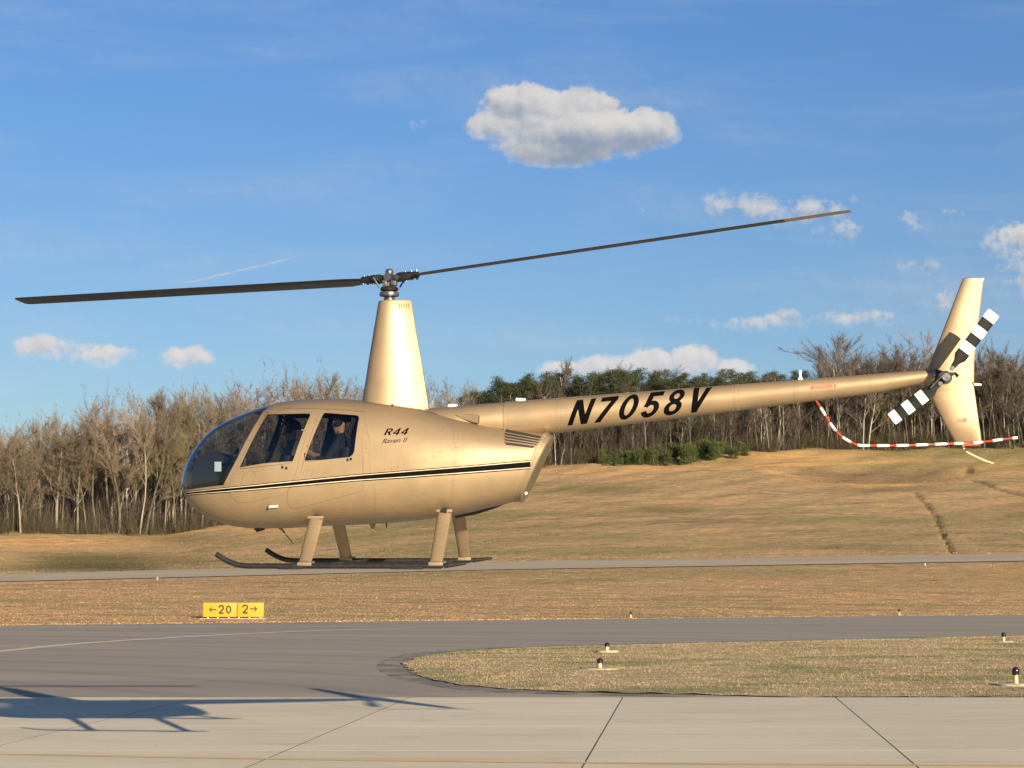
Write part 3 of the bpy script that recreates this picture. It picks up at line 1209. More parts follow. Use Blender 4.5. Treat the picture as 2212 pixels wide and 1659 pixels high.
# windshield: two halves and a centre post
cut(bmg, pl_low, **({'clear_neg': True} if above > 0 else {'clear_pos': True}))
cut(bmg, pl_pil, **({'clear_neg': True} if ahead > 0 else {'clear_pos': True}))
bm_obj(bmg, 'windshield', M['wglass'], heli)
xs_ = np.linspace(S_(X0L + .0008), S_(WS_PIL[1][0] + .02), 40) ** 2 * (X1L - X0L) + X0L
pts = [(x, 0, float(np.interp(x, FX, FT)) - .012) for x in xs_]
MB().tube(pts, .016, 8).build('windshield_post', M['rubber'], heli)


def skin(name, loops, off, thick, mat, parent, surf=Wsurf, side=-1, step=.045, px=True, rim=True, union=False):
    lp = [[on_surf(x, y, surf) for x, y in l] for l in loops] if px else loops
    V2, FF = cdt(lp, step, union)
    if not FF:
        return None
    n = len(V2)
    V = [(x, side * (surf(x, z) + off), z) for x, z in V2]
    faces = list(FF)
    if rim and thick > 0:
        cnt = {}
        for f in FF:
            for k in range(len(f)):
                e = (f[k], f[(k + 1) % len(f)])
                cnt[tuple(sorted(e))] = cnt.get(tuple(sorted(e)), []) + [e]
        V += [(x, side * (max(surf(x, z) + off - thick, 0)), z) for x, z in V2]
        for k, es in cnt.items():
            if len(es) == 1:
                a, b = es[0]
                faces.append((a, b, b + n, a + n))
    o = mesh(name, V, faces, mat, parent, True, sharp=30)
    b2 = bmesh.new()
    b2.from_mesh(o.data)
    bmesh.ops.recalc_face_normals(b2, faces=b2.faces)
    # outward faces
    s = sum(f.normal.y * f.calc_area() for f in b2.faces if abs(f.normal.y) > .3)
    if s * side < 0:
        bmesh.ops.reverse_faces(b2, faces=b2.faces)
    b2.to_mesh(o.data)
    b2.free()
    return o


def stroke(name, pts, width, off, mat, parent, surf=Wsurf, side=-1, px=True, closed=False, step=.03, thick=.004):
    """narrow raised strip following the surface; width in metres, may be a list"""
    L = [on_surf(x, y, surf) for x, y in pts] if px else list(pts)
    if closed:
        L = L + [L[0]]
    W_ = width if isinstance(width, (list, tuple)) else [width] * len(L)
    P, Ws = [], []
    for k in range(len(L) - 1):
        a, b = Vector(L[k]), Vector(L[k + 1])
        n = max(1, int((b - a).length / step))
        for j in range(n):
            P.append(a.lerp(b, j / n)); Ws.append(W_[k] + (W_[k + 1] - W_[k]) * j / n)
    P.append(Vector(L[-1])); Ws.append(W_[-1])
    V, FF = [], []
    for k, p in enumerate(P):
        t = (P[min(k + 1, len(P) - 1)] - P[max(k - 1, 0)])
        if closed and k in (0, len(P) - 1):
            t = P[1] - P[-2]
        t = t.normalized()
        nrm = Vector((-t.y, t.x)) * Ws[k] / 2
        for s in (1, -1):
            q = p + nrm * s
            V.append((q.x, side * (surf(q.x, q.y) + off - thick), q.y))
            V.append((q.x, side * (surf(q.x, q.y) + off), q.y))
    for k in range(len(P) - 1):
        a, b = 4 * k, 4 * k + 4
        FF += [(a + 1, b + 1, b + 3, a + 3), (a, b, b + 1, a + 1), (a + 2, a + 3, b + 3, b + 2)]
    o = mesh(name, V, FF, mat, parent, False)
    b2 = bmesh.new(); b2.from_mesh(o.data)
    bmesh.ops.recalc_face_normals(b2, faces=b2.faces)
    b2.to_mesh(o.data); b2.free()
    return o


DOORF = [(583, 886.5), (676, 886.5), (679.5, 889), (640, 1020), (620, 1063), (600, 1071), (530, 1086), (512, 1084), (500, 1072), (494, 1052), (497, 1044)]
DOORR = [(692, 886.5), (781, 890.5), (784.5, 893), (784, 1000), (783, 1058), (778, 1062), (640, 1098), (629, 1096), (621, 1086), (622, 1064), (651, 1018)]
for side in (-1, 1):
    for outline, hole, nm in ((DOORF, wf, 'door'), (DOORR, wr, 'door')):
        lp = [[on_surf(*p) for p in outline], hole]
        dr = skin(nm, lp, .006, .03, M['gold'], heli, side=side, px=False)
        if nm == 'door' and side == -1:
            dr['label'] = 'front door with sloping forward edge' if outline is DOORF else 'rear door with squarer window'
        wn = skin('window', [grow(hole, .012)], -.006, 0, M['glass'], dr, side=side, px=False, rim=False)
        stroke('window_seal', grow(hole, .002), .010, .0035, M['rubber'], dr, side=side, px=False, closed=True)
        stroke('door_gap', grow(lp[0], .003), .0045, .002, M['seam'], dr, side=side, px=False, closed=True)
    # pillar trim along the windshield, drip rail, panel gaps
    stroke('windshield_frame', [(486, 1047), (500, 1020), (528, 968), (552, 923), (573, 887)], .028, .006, M['gold'], heli, side=side)
    stroke('drip_rail', [(600, 885.5), (617.6, 882.4), (668, 880.8), (730, 883.5), (789.5, 888.6)], .010, .008, M['gold_dk'], heli, side=side)
    stroke('panel_seam', [(984, 898), (984, 960), (982, 1006)], .005, .0025, M['gold'], heli, side=side)
    stroke('panel_seam', [(980, 1022), (977, 1070), (974, 1108)], .005, .0025, M['gold'], heli, side=side)
    stroke('panel_seam', [(806, 1043), (812, 1080), (811, 1128)], .005, .0025, M['gold'], heli, side=side)
    stroke('panel_seam', [(785, 893), (800, 955), (800, 1028)], .004, .0025, M['gold'], heli, side=side)
    stroke('shoulder_edge', [(786, 867.5), (855, 877), (928, 889), (1010, 907.5), (1089, 926)], .016, .010, M['gold'], heli, side=side)
    stroke('access_panel', [(521, 1046), (528, 1021), (548, 1018), (553, 1025), (546, 1043)], .005, .0085, M['seam'], heli, side=side)
    stroke('access_panel', [(653, 1030), (658, 1016), (678, 1014), (672, 1029)], .004, .0085, M['seam'], heli, side=side)

# exposed fasteners and rivet rows
def fasteners(name, pts, r, mat, surf=Wsurf, parent=None, sides=(-1, 1), px=True):
    mb = MB()
    for p in pts:
        a, b = on_surf(p[0], p[1], surf) if px else p
        l = surf(a, b)
        for s in sides:
            q = Vector((a, s * l, b))
            rg = [[(q.x + rr * math.cos(t), q.y + s * yy, q.z + rr * math.sin(t)) for t in np.linspace(0, 2 * math.pi, 6, endpoint=False)] for rr, yy in ((r, .001), (r * .7, .0045))]
            mb.ring_loft(rg)
    o = mb.build(name, mat, parent or heli)
    o['kind'] = 'stuff'
    return o


def along(pts, n):
    P = [Vector(p) for p in pts]
    L = [(b - a).length for a, b in zip(P[:-1], P[1:])]
    out = []
    for k in range(n):
        s = sum(L) * (k + .5) / n
        i = 0
        while s > L[i] and i < len(L) - 1:
            s -= L[i]
            i += 1
        out.append(tuple(P[i].lerp(P[i + 1], s / L[i])))
    return out


fasteners('fasteners', [(831, 1013), (846, 1013), (860, 1009), (873, 1004), (894, 999), (912, 994), (917, 992), (952, 978), (978, 970), (985, 967), (983, 999), (974, 1073), (790, 935), (792, 968), (789, 905), (960, 1010), (935, 985)], .0065, M['gold_dk'])
rr_ = []
for seam in ([(989, 902), (989, 1004)], [(982, 1024), (978, 1104)], [(810, 1045), (815, 1124)], [(800, 872), (920, 893), (1080, 926)], [(640, 1104), (800, 1098), (960, 1085), (1100, 1062)],
             [(520, 1098), (640, 1112), (800, 1108), (950, 1096)], [(1096, 966), (1150, 973)], [(1000, 915), (1000, 1005)], [(590, 878), (700, 872), (775, 874)]):
    Ls_ = sum((Vector(b_) - Vector(a_)).length for a_, b_ in zip(seam[:-1], seam[1:]))
    rr_ += along(seam, int(Ls_ / 5.5))
fasteners('rivets', rr_, .0042, M['gold_dk'])

# small catches under the windows
for (x, y) in ((611, 1009), (619.5, 1011), (752, 993), (759, 991)):
    a, b = on_surf(x, y)
    MB().box((a, -Wsurf(a, b) - .014, b), (.018, .014, .026), bev=.004).build('door_catch', M['dark_metal'], heli)
a, b = on_surf(657, 929)
MB().box((a, -Wsurf(a, b) - .014, b), (.05, .012, .014), bev=.004).build('door_handle', M['gold_dk'], heli)
a, b = on_surf(592, 1094)
MB().tube([(a - .045, -Wsurf(a, b) - .022, b - .005), (a + .045, -Wsurf(a, b) - .022, b + .002)], .014, 10).build('step_peg', M['white'], heli)
MB().tube([(a - .06, -Wsurf(a, b) + .01, b - .006), (a - .042, -Wsurf(a, b) - .03, b - .006)], .018, 10).build('step_peg_mount', M['dark_metal'], heli)

# side stripe: broad black band with thin black lines either side and a bright halo painted on the gold gaps
SC = [(402, 1066.5), (430, 1063.5), (486, 1058.5), (560, 1052), (624, 1045.8), (700, 1038.6), (770, 1032.2), (880, 1024.2), (984, 1016.3), (1070, 1009.6), (1146, 1003.2)]
SWp = [2.4, 3.0, 4.4, 5.4, 6.2, 6.8, 7.4, 8.6, 9.6, 10.4, 11.0]
PXM = 1 / 206.0
for side in (-1, 1):
    L = [on_surf(*p) for p in SC]
    stroke('stripe', L, [q * PXM for q in SWp], .0085, M['black'], heli, side=side, px=False)
    for sgn in (1, -1):
        for gap, wd, mt in ((1.5, 1.3, 'white'), (3.2, 1.6, 'black')):
            k = .45 if mt == 'white' else 1
            pp = [(x, z + sgn * ((q / 2 + gap * min(1, .35 + q / 8)) * PXM)) for (x, z), q in zip(L, SWp)]
            stroke('pinstripe', pp, [wd * min(1, .3 + q / 8) * PXM for q in SWp], .0085, M['pin' if mt == 'white' else mt], heli, side=side, px=False)

# louvres at the rear
LV = [(1093, 927.0), (1177, 944), (1152, 967.5), (1093, 960.5)]
skin('vent_recess', [LV], .007, .01, M['interior'], heli, step=.02)
skin('vent_recess', [LV], .007, .01, M['interior'], heli, side=1, step=.02)
for k in range(4):
    t0 = (k + 1) / 5
    xa, ya = 1091, 928.0 + 32 * t0
    xb = 1176 - 24 * t0
    yb = 945.0 + 22.0 * t0
    for side in (-1, 1):
        stroke('vent_slat', [(xa, ya), ((xa + xb) / 2, (ya + yb) / 2), (xb, yb)], .013, .0185, M['gold'], heli, side=side, thick=.010)

# rear rim and closing panel
bm = loft_bm()
cut(bm, pl_rear, **({'clear_pos': True} if side_of(pl_rear, Vector((5, 0, 1))) > 0 else {'clear_neg': True}))
rim = [v.co.copy() for v in bm.verts if abs(side_of(pl_rear, v.co)) < 1e-3]
bm.free()
cen = sum(rim, Vector()) / len(rim)
nr = pl_rear[1] * (1 if side_of(pl_rear, Vector((5, 0, 1))) > 0 else -1)
axz = Vector((-nr.z, 0, nr.x))
rim.sort(key=lambda p: math.atan2((p - cen).y, (p - cen).dot(axz)))
def scaled(k, d_):
    return [cen + (p - cen) * k + nr * d_ for p in rim]
mb = MB()
mb.ring_loft([scaled(1.006, -.03), scaled(1.012, 0), scaled(1.008, .012), scaled(.985, .018)], False)
mb.build('rear_rim', M['gold'], heli, sharp=25)
mb = MB()
mb.ring_loft([scaled(.985, .012), scaled(.975, .05), scaled(.93, .062), scaled(.6, .064), scaled(.05, .064)], True)
mb.build('rear_panel', M['gold_dk'], heli, sharp=30)  # rear face's shade put into its darker paint
for k in range(0):
    c0 = cen + axz * (-.28 + .13 * k) + nr * .07
    hw = .20 - .02 * abs(k - 2)
    MB().tube([c0 + Vector((0, -hw, 0)), c0 + Vector((0, hw, 0))], .008, 6).build('rear_grille_bar', M['dark_metal'], heli)
q = P3(1133, 1062, -.10)
MB().tube([q + Vector((-.03, 0, .05)), q + Vector((.02, 0, -.03))], .018, 10).build('tail_outlet', M['white'], heli)

# belly items
MB().tube([P3(983, 1114, .05), P3(1022, 1106, .05), P3(1062, 1095, .05), P3(1090, 1087, .05)], [.03, .035, .03, .012], 12).build('exhaust_pipe', M['dark_metal'], heli)
MB().tube([P3(984, 1118, .08), P3(1002, 1113, .08)], .02, 10).build('exhaust_outlet', M['steel'], heli)
MB().tube([P3(604, 1138, 0), P3(609, 1144, 0), P3(634, 1175, 0)], [.028, .012, .005], 8).build('whip_aerial', M['gold_dk'], heli)
MB().prism([loc(797, 1130), loc(812, 1129), loc(808, 1145), loc(804, 1145)], None, -.008, .008).build('blade_aerial', M['gold'], heli)
MB().tube([P3(835, 1126), P3(835, 1140)], .008, 6).build('drain_tube', M['dark_metal'], heli)
mb = MB().tube([P3(561, 1140, -.05), P3(563, 1147, -.05)], .05, 14)
mb.tube([P3(553, 1140, -.05), P3(553, 1145, -.05)], .02, 8)
mb.build('landing_light', M['dark_metal'], heli)

# upper cowl running back from the mast fairing to the tail boom
def circ_sections(tab, n=40, w=None):
    rings = []
    for k, (x, yt, yb) in enumerate(tab):
        a = loc(x, yt); b = loc(x, yb)
        cz, rz = (a[1] + b[1]) / 2, (a[1] - b[1]) / 2
        ry = rz if w is None else w[k]
        rings.append([(a[0], ry * math.sin(2 * math.pi * j / n), cz + rz * math.cos(2 * math.pi * j / n)) for j in range(n)])
    return rings


cw = circ_sections([(905, 888, 960), (920, 883.5, 958), (945, 880.5, 956), (978, 878, 955), (1040, 872.5, 952), (1080, 869.6, 950), (1092, 868.6, 949)], w=[.20, .24, .25, .245, .225, .205, .198])
MB().ring_loft(cw).build('upper_cowl', M['gold'], heli)
TC = [(1091, 867.8, 949.6), (1206, 859.4, 935.6), (1420, 843.2, 908.8), (1700, 822.0, 873.9), (1900, 806.8, 847.9), (2012, 798.2, 824.8)]
tcr = circ_sections(TC, 48)
tail = MB().ring_loft(tcr).build('tail_boom', M['gold'], heli, sharp=50)
tx_ = np.array([loc(x, yt)[0] for x, yt, yb in TC])
tcz = np.array([(loc(x, yt)[1] + loc(x, yb)[1]) / 2 for x, yt, yb in TC])
trr = np.array([(loc(x, yt)[1] - loc(x, yb)[1]) / 2 for x, yt, yb in TC])


def Tsurf(x, z):
    c, r = np.interp(x, tx_, tcz), np.interp(x, tx_, trr)
    return float(math.sqrt(max(r * r - (z - c) ** 2, 0)))


def boom_ring(px_x, name, mat, wd=.012, ex=.0025):
    x = loc(px_x, 880)[0]
    rings = []
    for dx2, e in ((-wd / 2, 0), (-wd / 2, ex), (wd / 2, ex), (wd / 2, 0)):
        c, r = np.interp(x + dx2, tx_, tcz), np.interp(x + dx2, tx_, trr)
        rings.append([(x + dx2, (r + e) * math.sin(2 * math.pi * j / 40), c + (r + e) * math.cos(2 * math.pi * j / 40)) for j in range(40)])
    return MB().ring_loft(rings, False).build(name, mat, tail)


rv = []
for X_ in (1102, 1204, 1215, 1584, 1595, 1714, 1724):
    c, r = np.interp(loc(X_, 880)[0], tx_, tcz), np.interp(loc(X_, 880)[0], tx_, trr)
    for k in range(1, 18):
        rv.append((loc(X_, 880)[0], c + r * math.cos(math.pi * k / 18)))
for k in range(140):
    X_ = 1110 + 880 * k / 140
    xx_ = loc(X_, 880)[0]
    rv.append((xx_, np.interp(xx_, tx_, tcz) + np.interp(xx_, tx_, trr) * .95))
fasteners('rivets', rv, .0042, M['gold_dk'], Tsurf, tail, px=False)
for X_, wd in ((1095, .03), (1209, .022), (1589.6, .022), (1719, .018), (1880, .012)):
    boom_ring(X_, 'boom_band', M['gold'], wd)
x = loc(2013, 811)[0]
rings = []
for dx2, k in ((0, 1.02), (.03, 1.02), (.05, .8), (.055, .4)):
    c, r = np.interp(x, tx_, tcz), np.interp(x, tx_, trr) * k
    rings.append([(x + dx2, r * math.sin(2 * math.pi * j / 24), c + r * math.cos(2 * math.pi * j / 24)) for j in range(24)])
MB().ring_loft(rings).build('boom_end_cap', M['gold'], tail)


# lettering ---------------------------------------------------------------
def text_loops(s, shear=0.0, offset=0.0, spacing=1.0):
    cu_ = bpy.data.curves.new('txt', 'FONT')
    cu_.body = s
    cu_.offset = offset
    cu_.shear = shear
    cu_.space_character = spacing
    cu_.fill_mode = 'BOTH'
    cu_.resolution_u = 4
    ob = bpy.data.objects.new('txt', cu_)
    COL.objects.link(ob)
    dg = bpy.context.evaluated_depsgraph_get()
    me = bpy.data.meshes.new_from_object(ob.evaluated_get(dg))
    V = np.array([v.co[:2] for v in me.vertices])
    cnt = {}
    for p in me.polygons:
        vs = list(p.vertices)
        for k in range(len(vs)):
            e = tuple(sorted((vs[k], vs[(k + 1) % len(vs)])))
            cnt[e] = cnt.get(e, 0) + 1
    B = [e for e, c in cnt.items() if c == 1]
    bpy.data.objects.remove(ob)
    bpy.data.curves.remove(cu_)
    bpy.data.meshes.remove(me)
    # chain the boundary into loops
    adj = {}
    for a, b in B:
        adj.setdefault(a, []).append(b); adj.setdefault(b, []).append(a)
    loops, seen = [], set()
    for s0 in adj:
        if s0 in seen:
            continue
        lp, c, pv = [], s0, None
        while c not in seen:
            seen.add(c); lp.append(c)
            nx = [q for q in adj[c] if q != pv and q not in seen]
            if not nx:
                break
            pv, c = c, nx[0]
        if len(lp) > 2:
            loops.append([tuple(V[i]) for i in lp])
    A = np.array([p for l in loops for p in l])
    mn, mxx = A.min(0), A.max(0)
    return [[((x - mn[0]) / (mxx[0] - mn[0]), (y - mn[1]) / (mxx[1] - mn[1])) for x, y in l] for l in loops]


def arcq(cx, cy, ro, ri, a0, a1, n=14):
    out = []
    for k in range(n):
        A, B = math.radians(a0 + (a1 - a0) * k / n), math.radians(a0 + (a1 - a0) * (k + 1) / n)
        p = lambda r, t: (cx + r[0] * math.cos(t), cy + r[1] * math.sin(t))
        out.append([p(ro, A), p(ro, B), p(ri, B), p(ri, A)])
    return out


def rect(x0, y0, x1, y1):
    return [(x0, y0), (x1, y0), (x1, y1), (x0, y1)]


GLYPH = {
    'N': (.72, [rect(0, 0, .19, 1), rect(.54, 0, .73, 1), [(0, 1), (.23, 1), (.73, 0), (.50, 0)]]),
    '7': (.62, [rect(0, .83, .63, 1), [(.41, .86), (.63, .87), (.27, 0), (.05, 0)]]),
    'V': (.70, [[(0, 1), (.21, 1), (.46, 0), (.25, 0)], [(.51, 1), (.72, 1), (.45, 0), (.26, 0)]]),
    '0': (.64, arcq(.32, .5, (.325, .5), (.135, .335), 0, 360, 28)),
    '8': (.62, arcq(.31, .745, (.28, .255), (.105, .11), 0, 360, 22) + arcq(.31, .285, (.32, .30), (.13, .14), 0, 360, 24)),
    '5': (.62, [rect(.13, .83, .62, 1), [(.10, 1), (.29, 1), (.24, .50), (.03, .42)]] + arcq(.30, .325, (.32, .335), (.13, .165), -162, 156, 24)),
    '4': (.72, [rect(.42, 0, .62, 1), rect(0, .20, .72, .36), [(0, .36), (.2, .36), (.62, 1), (.44, 1)]]),
    'R': (.74, [rect(0, 0, .2, 1), rect(.1, .84, .48, 1), rect(.1, .40, .48, .56)] + arcq(.46, .70, (.26, .30), (.08, .14), -90, 90, 12) + [[(.30, .45), (.52, .45), (.76, 0), (.54, 0)]]),
}


def glyphs(name, s, bl, bvec, height_vec, gap, mat, parent, surf, off=.003, step=.018):
    """bold sloping capitals; bl = frame position of the first foot, bvec = frame vector of one letter-height along the line"""
    bl, bv, hv = Vector(bl), Vector(bvec), Vector(height_vec)
    x = 0.0
    for ch in s:
        w_, polys = GLYPH[ch]
        L = [[tuple(bl + bv * (x + a) + hv * b) for a, b in pl] for pl in polys]
        skin(name, L, off, .001, mat, parent, surf=surf, step=step, union=True, rim=False)
        x += w_ + gap
    return x


def bbox_c(l):
    A = np.array(l)
    return A.min(0), A.max(0)


def lettering(name, s, bl, br, tl_, mat, parent, surf, off=.002, shear=.0, offset=.0, spacing=1.0, step=.03, side=-1):
    """text whose box has its bottom left, bottom right and top left corners at these frame positions"""
    loops = text_loops(s, shear, offset, spacing)
    bl, br, tl_ = Vector(bl), Vector(br), Vector(tl_)
    # group outlines into glyphs: holes belong to the outline that surrounds them
    outer = []
    for l in sorted(loops, key=lambda q: -np.prod(bbox_c(q)[1] - bbox_c(q)[0])):
        mn, mxx = bbox_c(l)
        for g in outer:
            gmn, gmx = bbox_c(g[0])
            if (mn >= gmn - 1e-6).all() and (mxx <= gmx + 1e-6).all() and inside(l[0], g[0]):
                g.append(l)
                break
        else:
            outer.append([l])
    outer.sort(key=lambda g: bbox_c(g[0])[0][0])
    for g in outer:
        lp = [[tuple(bl + (br - bl) * x + (tl_ - bl) * y) for x, y in l] for l in g]
        o = skin(name, lp, off, .002, mat, parent, surf=surf, step=step, side=side, rim=False)


glyphs('registration_letter', 'N7058V', (1226, 919.5), (57.9, -6.05), (20.5, -55), .228, M['lettering'], tail, Tsurf)
glyphs('model_letter', 'R44', (829, 940.3), (19.6, -.5), (8.0, -14.6), .16, M['lettering'], heli, Wsurf, step=.012)
lettering('model_letter', 'Raven II', (825, 957.8), (881, 954.6), (825, 948.2), M['lettering'], heli, Wsurf, off=.003, shear=.5, offset=.0, step=.012)
lettering('warning_letter', 'DANGER', (1757, 841.3), (1799, 837.6), (1756, 833.6), M['red'], tail, Tsurf, offset=.02, step=.02)
skin('warning_arrow', [[(1748, 838.5), (1755.5, 833.6), (1755.5, 842)]], .002, .002, M['red'], tail, surf=Tsurf, step=.02)
skin('warning_arrow', [[(1801, 829.5), (1807.5, 833.4), (1801.5, 838)]], .002, .002, M['red'], tail, surf=Tsurf, step=.02)

# mast fairing: streamlined section
def teardrop(x0, x1, half, z, n=44, z1=None):
    c = x1 - x0
    out = []
    for j in range(n):
        th = 2 * math.pi * j / n
        t = (1 - math.cos(th)) / 2                     # 0 front .. 1 rear
        y = 2.6 * (0.2969 * math.sqrt(t) - 0.126 * t - 0.3516 * t * t + 0.2843 * t ** 3 - 0.0975 * t ** 4) / .26
        y = max(y, .16 * math.sin(math.pi * min(t, .995)) ** .5 if t > .6 else y)
        sgn = 1 if th < math.pi else -1
        zz_ = z + (z1 - z) * t if z1 is not None else z
        out.append((x0 + c * t, sgn * y * half, zz_))
    return out


rings = []
FA = [((782, 874), (928, 894), .185), ((787, 843), (923, 858), .178), ((797, 778), (911.5, 785), .155), ((808, 712), (899, 716), .135), ((817.3, 656), (889, 651), .118), ((818.3, 651.5), (886.5, 648), .108)]
for (a, b, h) in FA:
    pa, pb = loc(*a), loc(*b)
    rings.append(teardrop(pa[0], pb[0], h, pa[1], z1=pb[1]))
fair = MB().ring_loft(rings).build('mast_fairing', M['gold'], heli, sharp=35)


def Fsurf(x, z):
    zs = [(r[0][2] + r[22][2]) / 2 for r in rings]
    k = 0
    x0 = np.interp(z, zs[::1], [r[0][0] for r in rings])
    x1 = np.interp(z, zs, [r[22][0] for r in rings])
    h = np.interp(z, zs, [FA[i][2] for i in range(len(FA))])
    t = min(max((x - x0) / (x1 - x0), 0.001), .995)
    y = 2.6 * (0.2969 * math.sqrt(t) - 0.126 * t - 0.3516 * t * t + 0.2843 * t ** 3 - 0.0975 * t ** 4) / .26
    y = max(y, .16 * math.sin(math.pi * t) ** .5 if t > .6 else y)
    return float(y * h)


for k in range(5):
    x = 862.5 + 4.9 * k
    stroke('vent_slot', [(x, 655), (x + .8, 666)], .011, .0025, M['seam'], fair, surf=Fsurf)
stroke('fairing_base_trim', [(786, 868), (855, 877.5), (922, 886.5)], .012, .012, M['gold'], fair, surf=Fsurf)
a, b = on_surf(849, 875)
MB().box((a, -Fsurf(a, b) - .01, b), (.03, .02, .014), bev=.003).build('fairing_latch', M['dark_metal'], fair)

# aerials on top
def puck(name, x, y, rx, ry, h, mat, lat=0.0):
    p = P3(x, y, lat)
    rg = []
    for k, (s, zz_) in enumerate(((1, 0), (1, .5), (.85, .85), (.4, 1))):
        rg.append([(p.x + rx * s * math.cos(t), p.y + ry * s * math.sin(t), p.z + h * zz_) for t in np.linspace(0, 2 * math.pi, 20, endpoint=False)])
    return MB().ring_loft(rg).build(name, mat, heli)


puck('satellite_aerial', 977, 879.5, .058, .04, .035, M['white'])
p = P3(1125, 864.5)
MB().box((p.x, 0, p.z + .006), (.105, .06, .03), rot=Matrix.Rotation(.06, 3, 'Y'), bev=.008).build('cowl_aerial', M['white'], heli)
p = P3(1366, 849)
MB().box((p.x, 0, p.z - .002), (.13, .03, .012), rot=Matrix.Rotation(.08, 3, 'Y'), bev=.003).build('boom_aerial', M['gold_dk'], tail)
p = P3(1728.7, 822)
mb = MB()
mb.ring_loft([[(p.x + r * math.cos(t), r * math.sin(t), p.z + z) for t in np.linspace(0, 2 * math.pi, 16, endpoint=False)] for r, z in
              ((.030, -.02), (.030, .01), (.026, .03), (.014, .038), (.012, .07), (.016, .075), (.016, .10), (.008, .108))])
mb.build('beacon', M['white'], tail)
# air scoop on the cowl
s0, s1 = P3(985, 896, -.23), P3(1035, 905, -.21)
mb = MB()
rg = []
for t, hh, dd_ in ((0, .002, .0), (.35, .03, .02), (.7, .043, .045), (1, .048, .065)):
    c = s0.lerp(s1, t)
    rg.append([(c.x, c.y + .06, c.z - hh), (c.x, c.y - dd_, c.z - hh), (c.x, c.y - dd_, c.z + hh * .7), (c.x, c.y + .06, c.z + hh)])
mb.ring_loft(rg)
mb.build('air_scoop', M['gold'], heli, sharp=30)
MB().box((s1.x + .002, s1.y - .02, s1.z - .005), (.006, .07, .07), bev=.001).build('scoop_opening', M['interior'], heli)

# skids ---------------------------------------------------------------------
TREAD = 1.09
HUBX = None
def skid(l):
    if l < 0:
        pts = [P3(466.4, 1196.5, l), P3(478, 1204, l), P3(494.5, 1213.2, l), P3(512, 1219.6, l), P3(532, 1222.2, l), P3(560, 1222.6, l), P3(740, 1222.6, l), P3(935, 1222.4, l), P3(960, 1221.8, l), P3(1007, 1216.8, l)]
    else:
        a = [P3(466.4, 1196.5, -TREAD), P3(478, 1204, -TREAD), P3(494.5, 1213.2, -TREAD), P3(512, 1219.6, -TREAD), P3(532, 1222.2, -TREAD), P3(560, 1222.6, -TREAD), P3(740, 1222.6, -TREAD), P3(935, 1222.4, -TREAD), P3(960, 1221.8, -TREAD), P3(1007, 1216.8, -TREAD)]
        pts = [Vector((p.x, l, p.z)) for p in a]
    pts = smooth_pts(pts, 4)
    rad = [.029] * len(pts)
    for k in range(1, 5):
        rad[-k] = .029 - .004 * (5 - k)
    rad[0] = .022
    o = MB().tube(pts, rad, 14).build('skid', M['skid'], heli)
    # wear shoes
    for (xa, xb) in ((-.95, -.70), (.22, .55)):
        z = pts[30].z - .024
        MB().box(((xa + xb) / 2, l, z), (xb - xa, .05, .022), bev=.006).build('skid_shoe', M['dark_metal'], o)
    return o, pts


ZSK = None
sk1, p1 = skid(-TREAD)
sk2, p2 = skid(TREAD)
ZSK = p1[30].z


def foil(c, chord, thick, ax=Vector((1, 0, 0)), ay=Vector((0, 1, 0)), n=20):
    out = []
    for j in range(n):
        th = 2 * math.pi * j / n
        x = -math.cos(th) * chord / 2
        y = math.sin(th) * thick / 2 * (1.0 - .35 * (x / (chord / 2)))
        out.append(c + ax * x + ay * y)
    return out


xf = loc(658.5, 1215, -TREAD)[0]
xa = loc(942.0, 1212, -TREAD)[0]
for l in (-1, 1):
    for xx, ztop in ((xf, loc(684, 1124, -.62)[1]), (xa, loc(959, 1110, -.58)[1])):
        lt = .55 if xx == xf else .50
        top = Vector((xx + .004, l * lt, ztop + .02))
        bot = Vector((xx, l * TREAD, ZSK + .035))
        mid = top.lerp(bot, .5)
        ay = (bot - top).normalized().cross(Vector((1, 0, 0)))
        lg = MB().ring_loft([foil(top, .150, .062, ay=ay), foil(mid, .142, .056, ay=ay), foil(bot, .134, .048, ay=ay)]).build('strut', M['gold'], heli, sharp=50)
        MB().box(top + Vector((0, 0, .012)), (.17, .10, .03), bev=.01).build('strut_cuff', M['gold_dk'], lg)
        MB().box(bot + Vector((0, 0, -.015)), (.15, .07, .035), bev=.008).build('strut_foot', M['gold_dk'], lg)
    for xx in (xf, xa):
        MB().box((xx + .085, l * TREAD, ZSK + .038), (.035, .035, .022), bev=.005).build('skid_bolt', M['steel'], sk1 if l < 0 else sk2)
for xx in (xf, xa):
    zz_ = loc(684, 1124, -.62)[1] if xx == xf else loc(959, 1110, -.58)[1]
    MB().tube([(xx, -.56, zz_ + .03), (xx, .56, zz_ + .03)], .035, 12).build('cross_tube', M['dark_metal'], heli)

# main rotor ------------------------------------------------------------------
mr = empty('main_rotor')
mr.parent = heli
HUB = P3(841, 602)
Zt = loc(841, 650)[1]
Zof = lambda y: loc(841, y)[1]


def lathe(name, prof, mat, parent, cx=HUB.x, cy=0.0, n=24):
    rg = [[(cx + r * math.cos(t), cy + r * math.sin(t), z) for t in np.linspace(0, 2 * math.pi, n, endpoint=False)] for r, z in prof]
    return MB().ring_loft(rg).build(name, mat, parent)


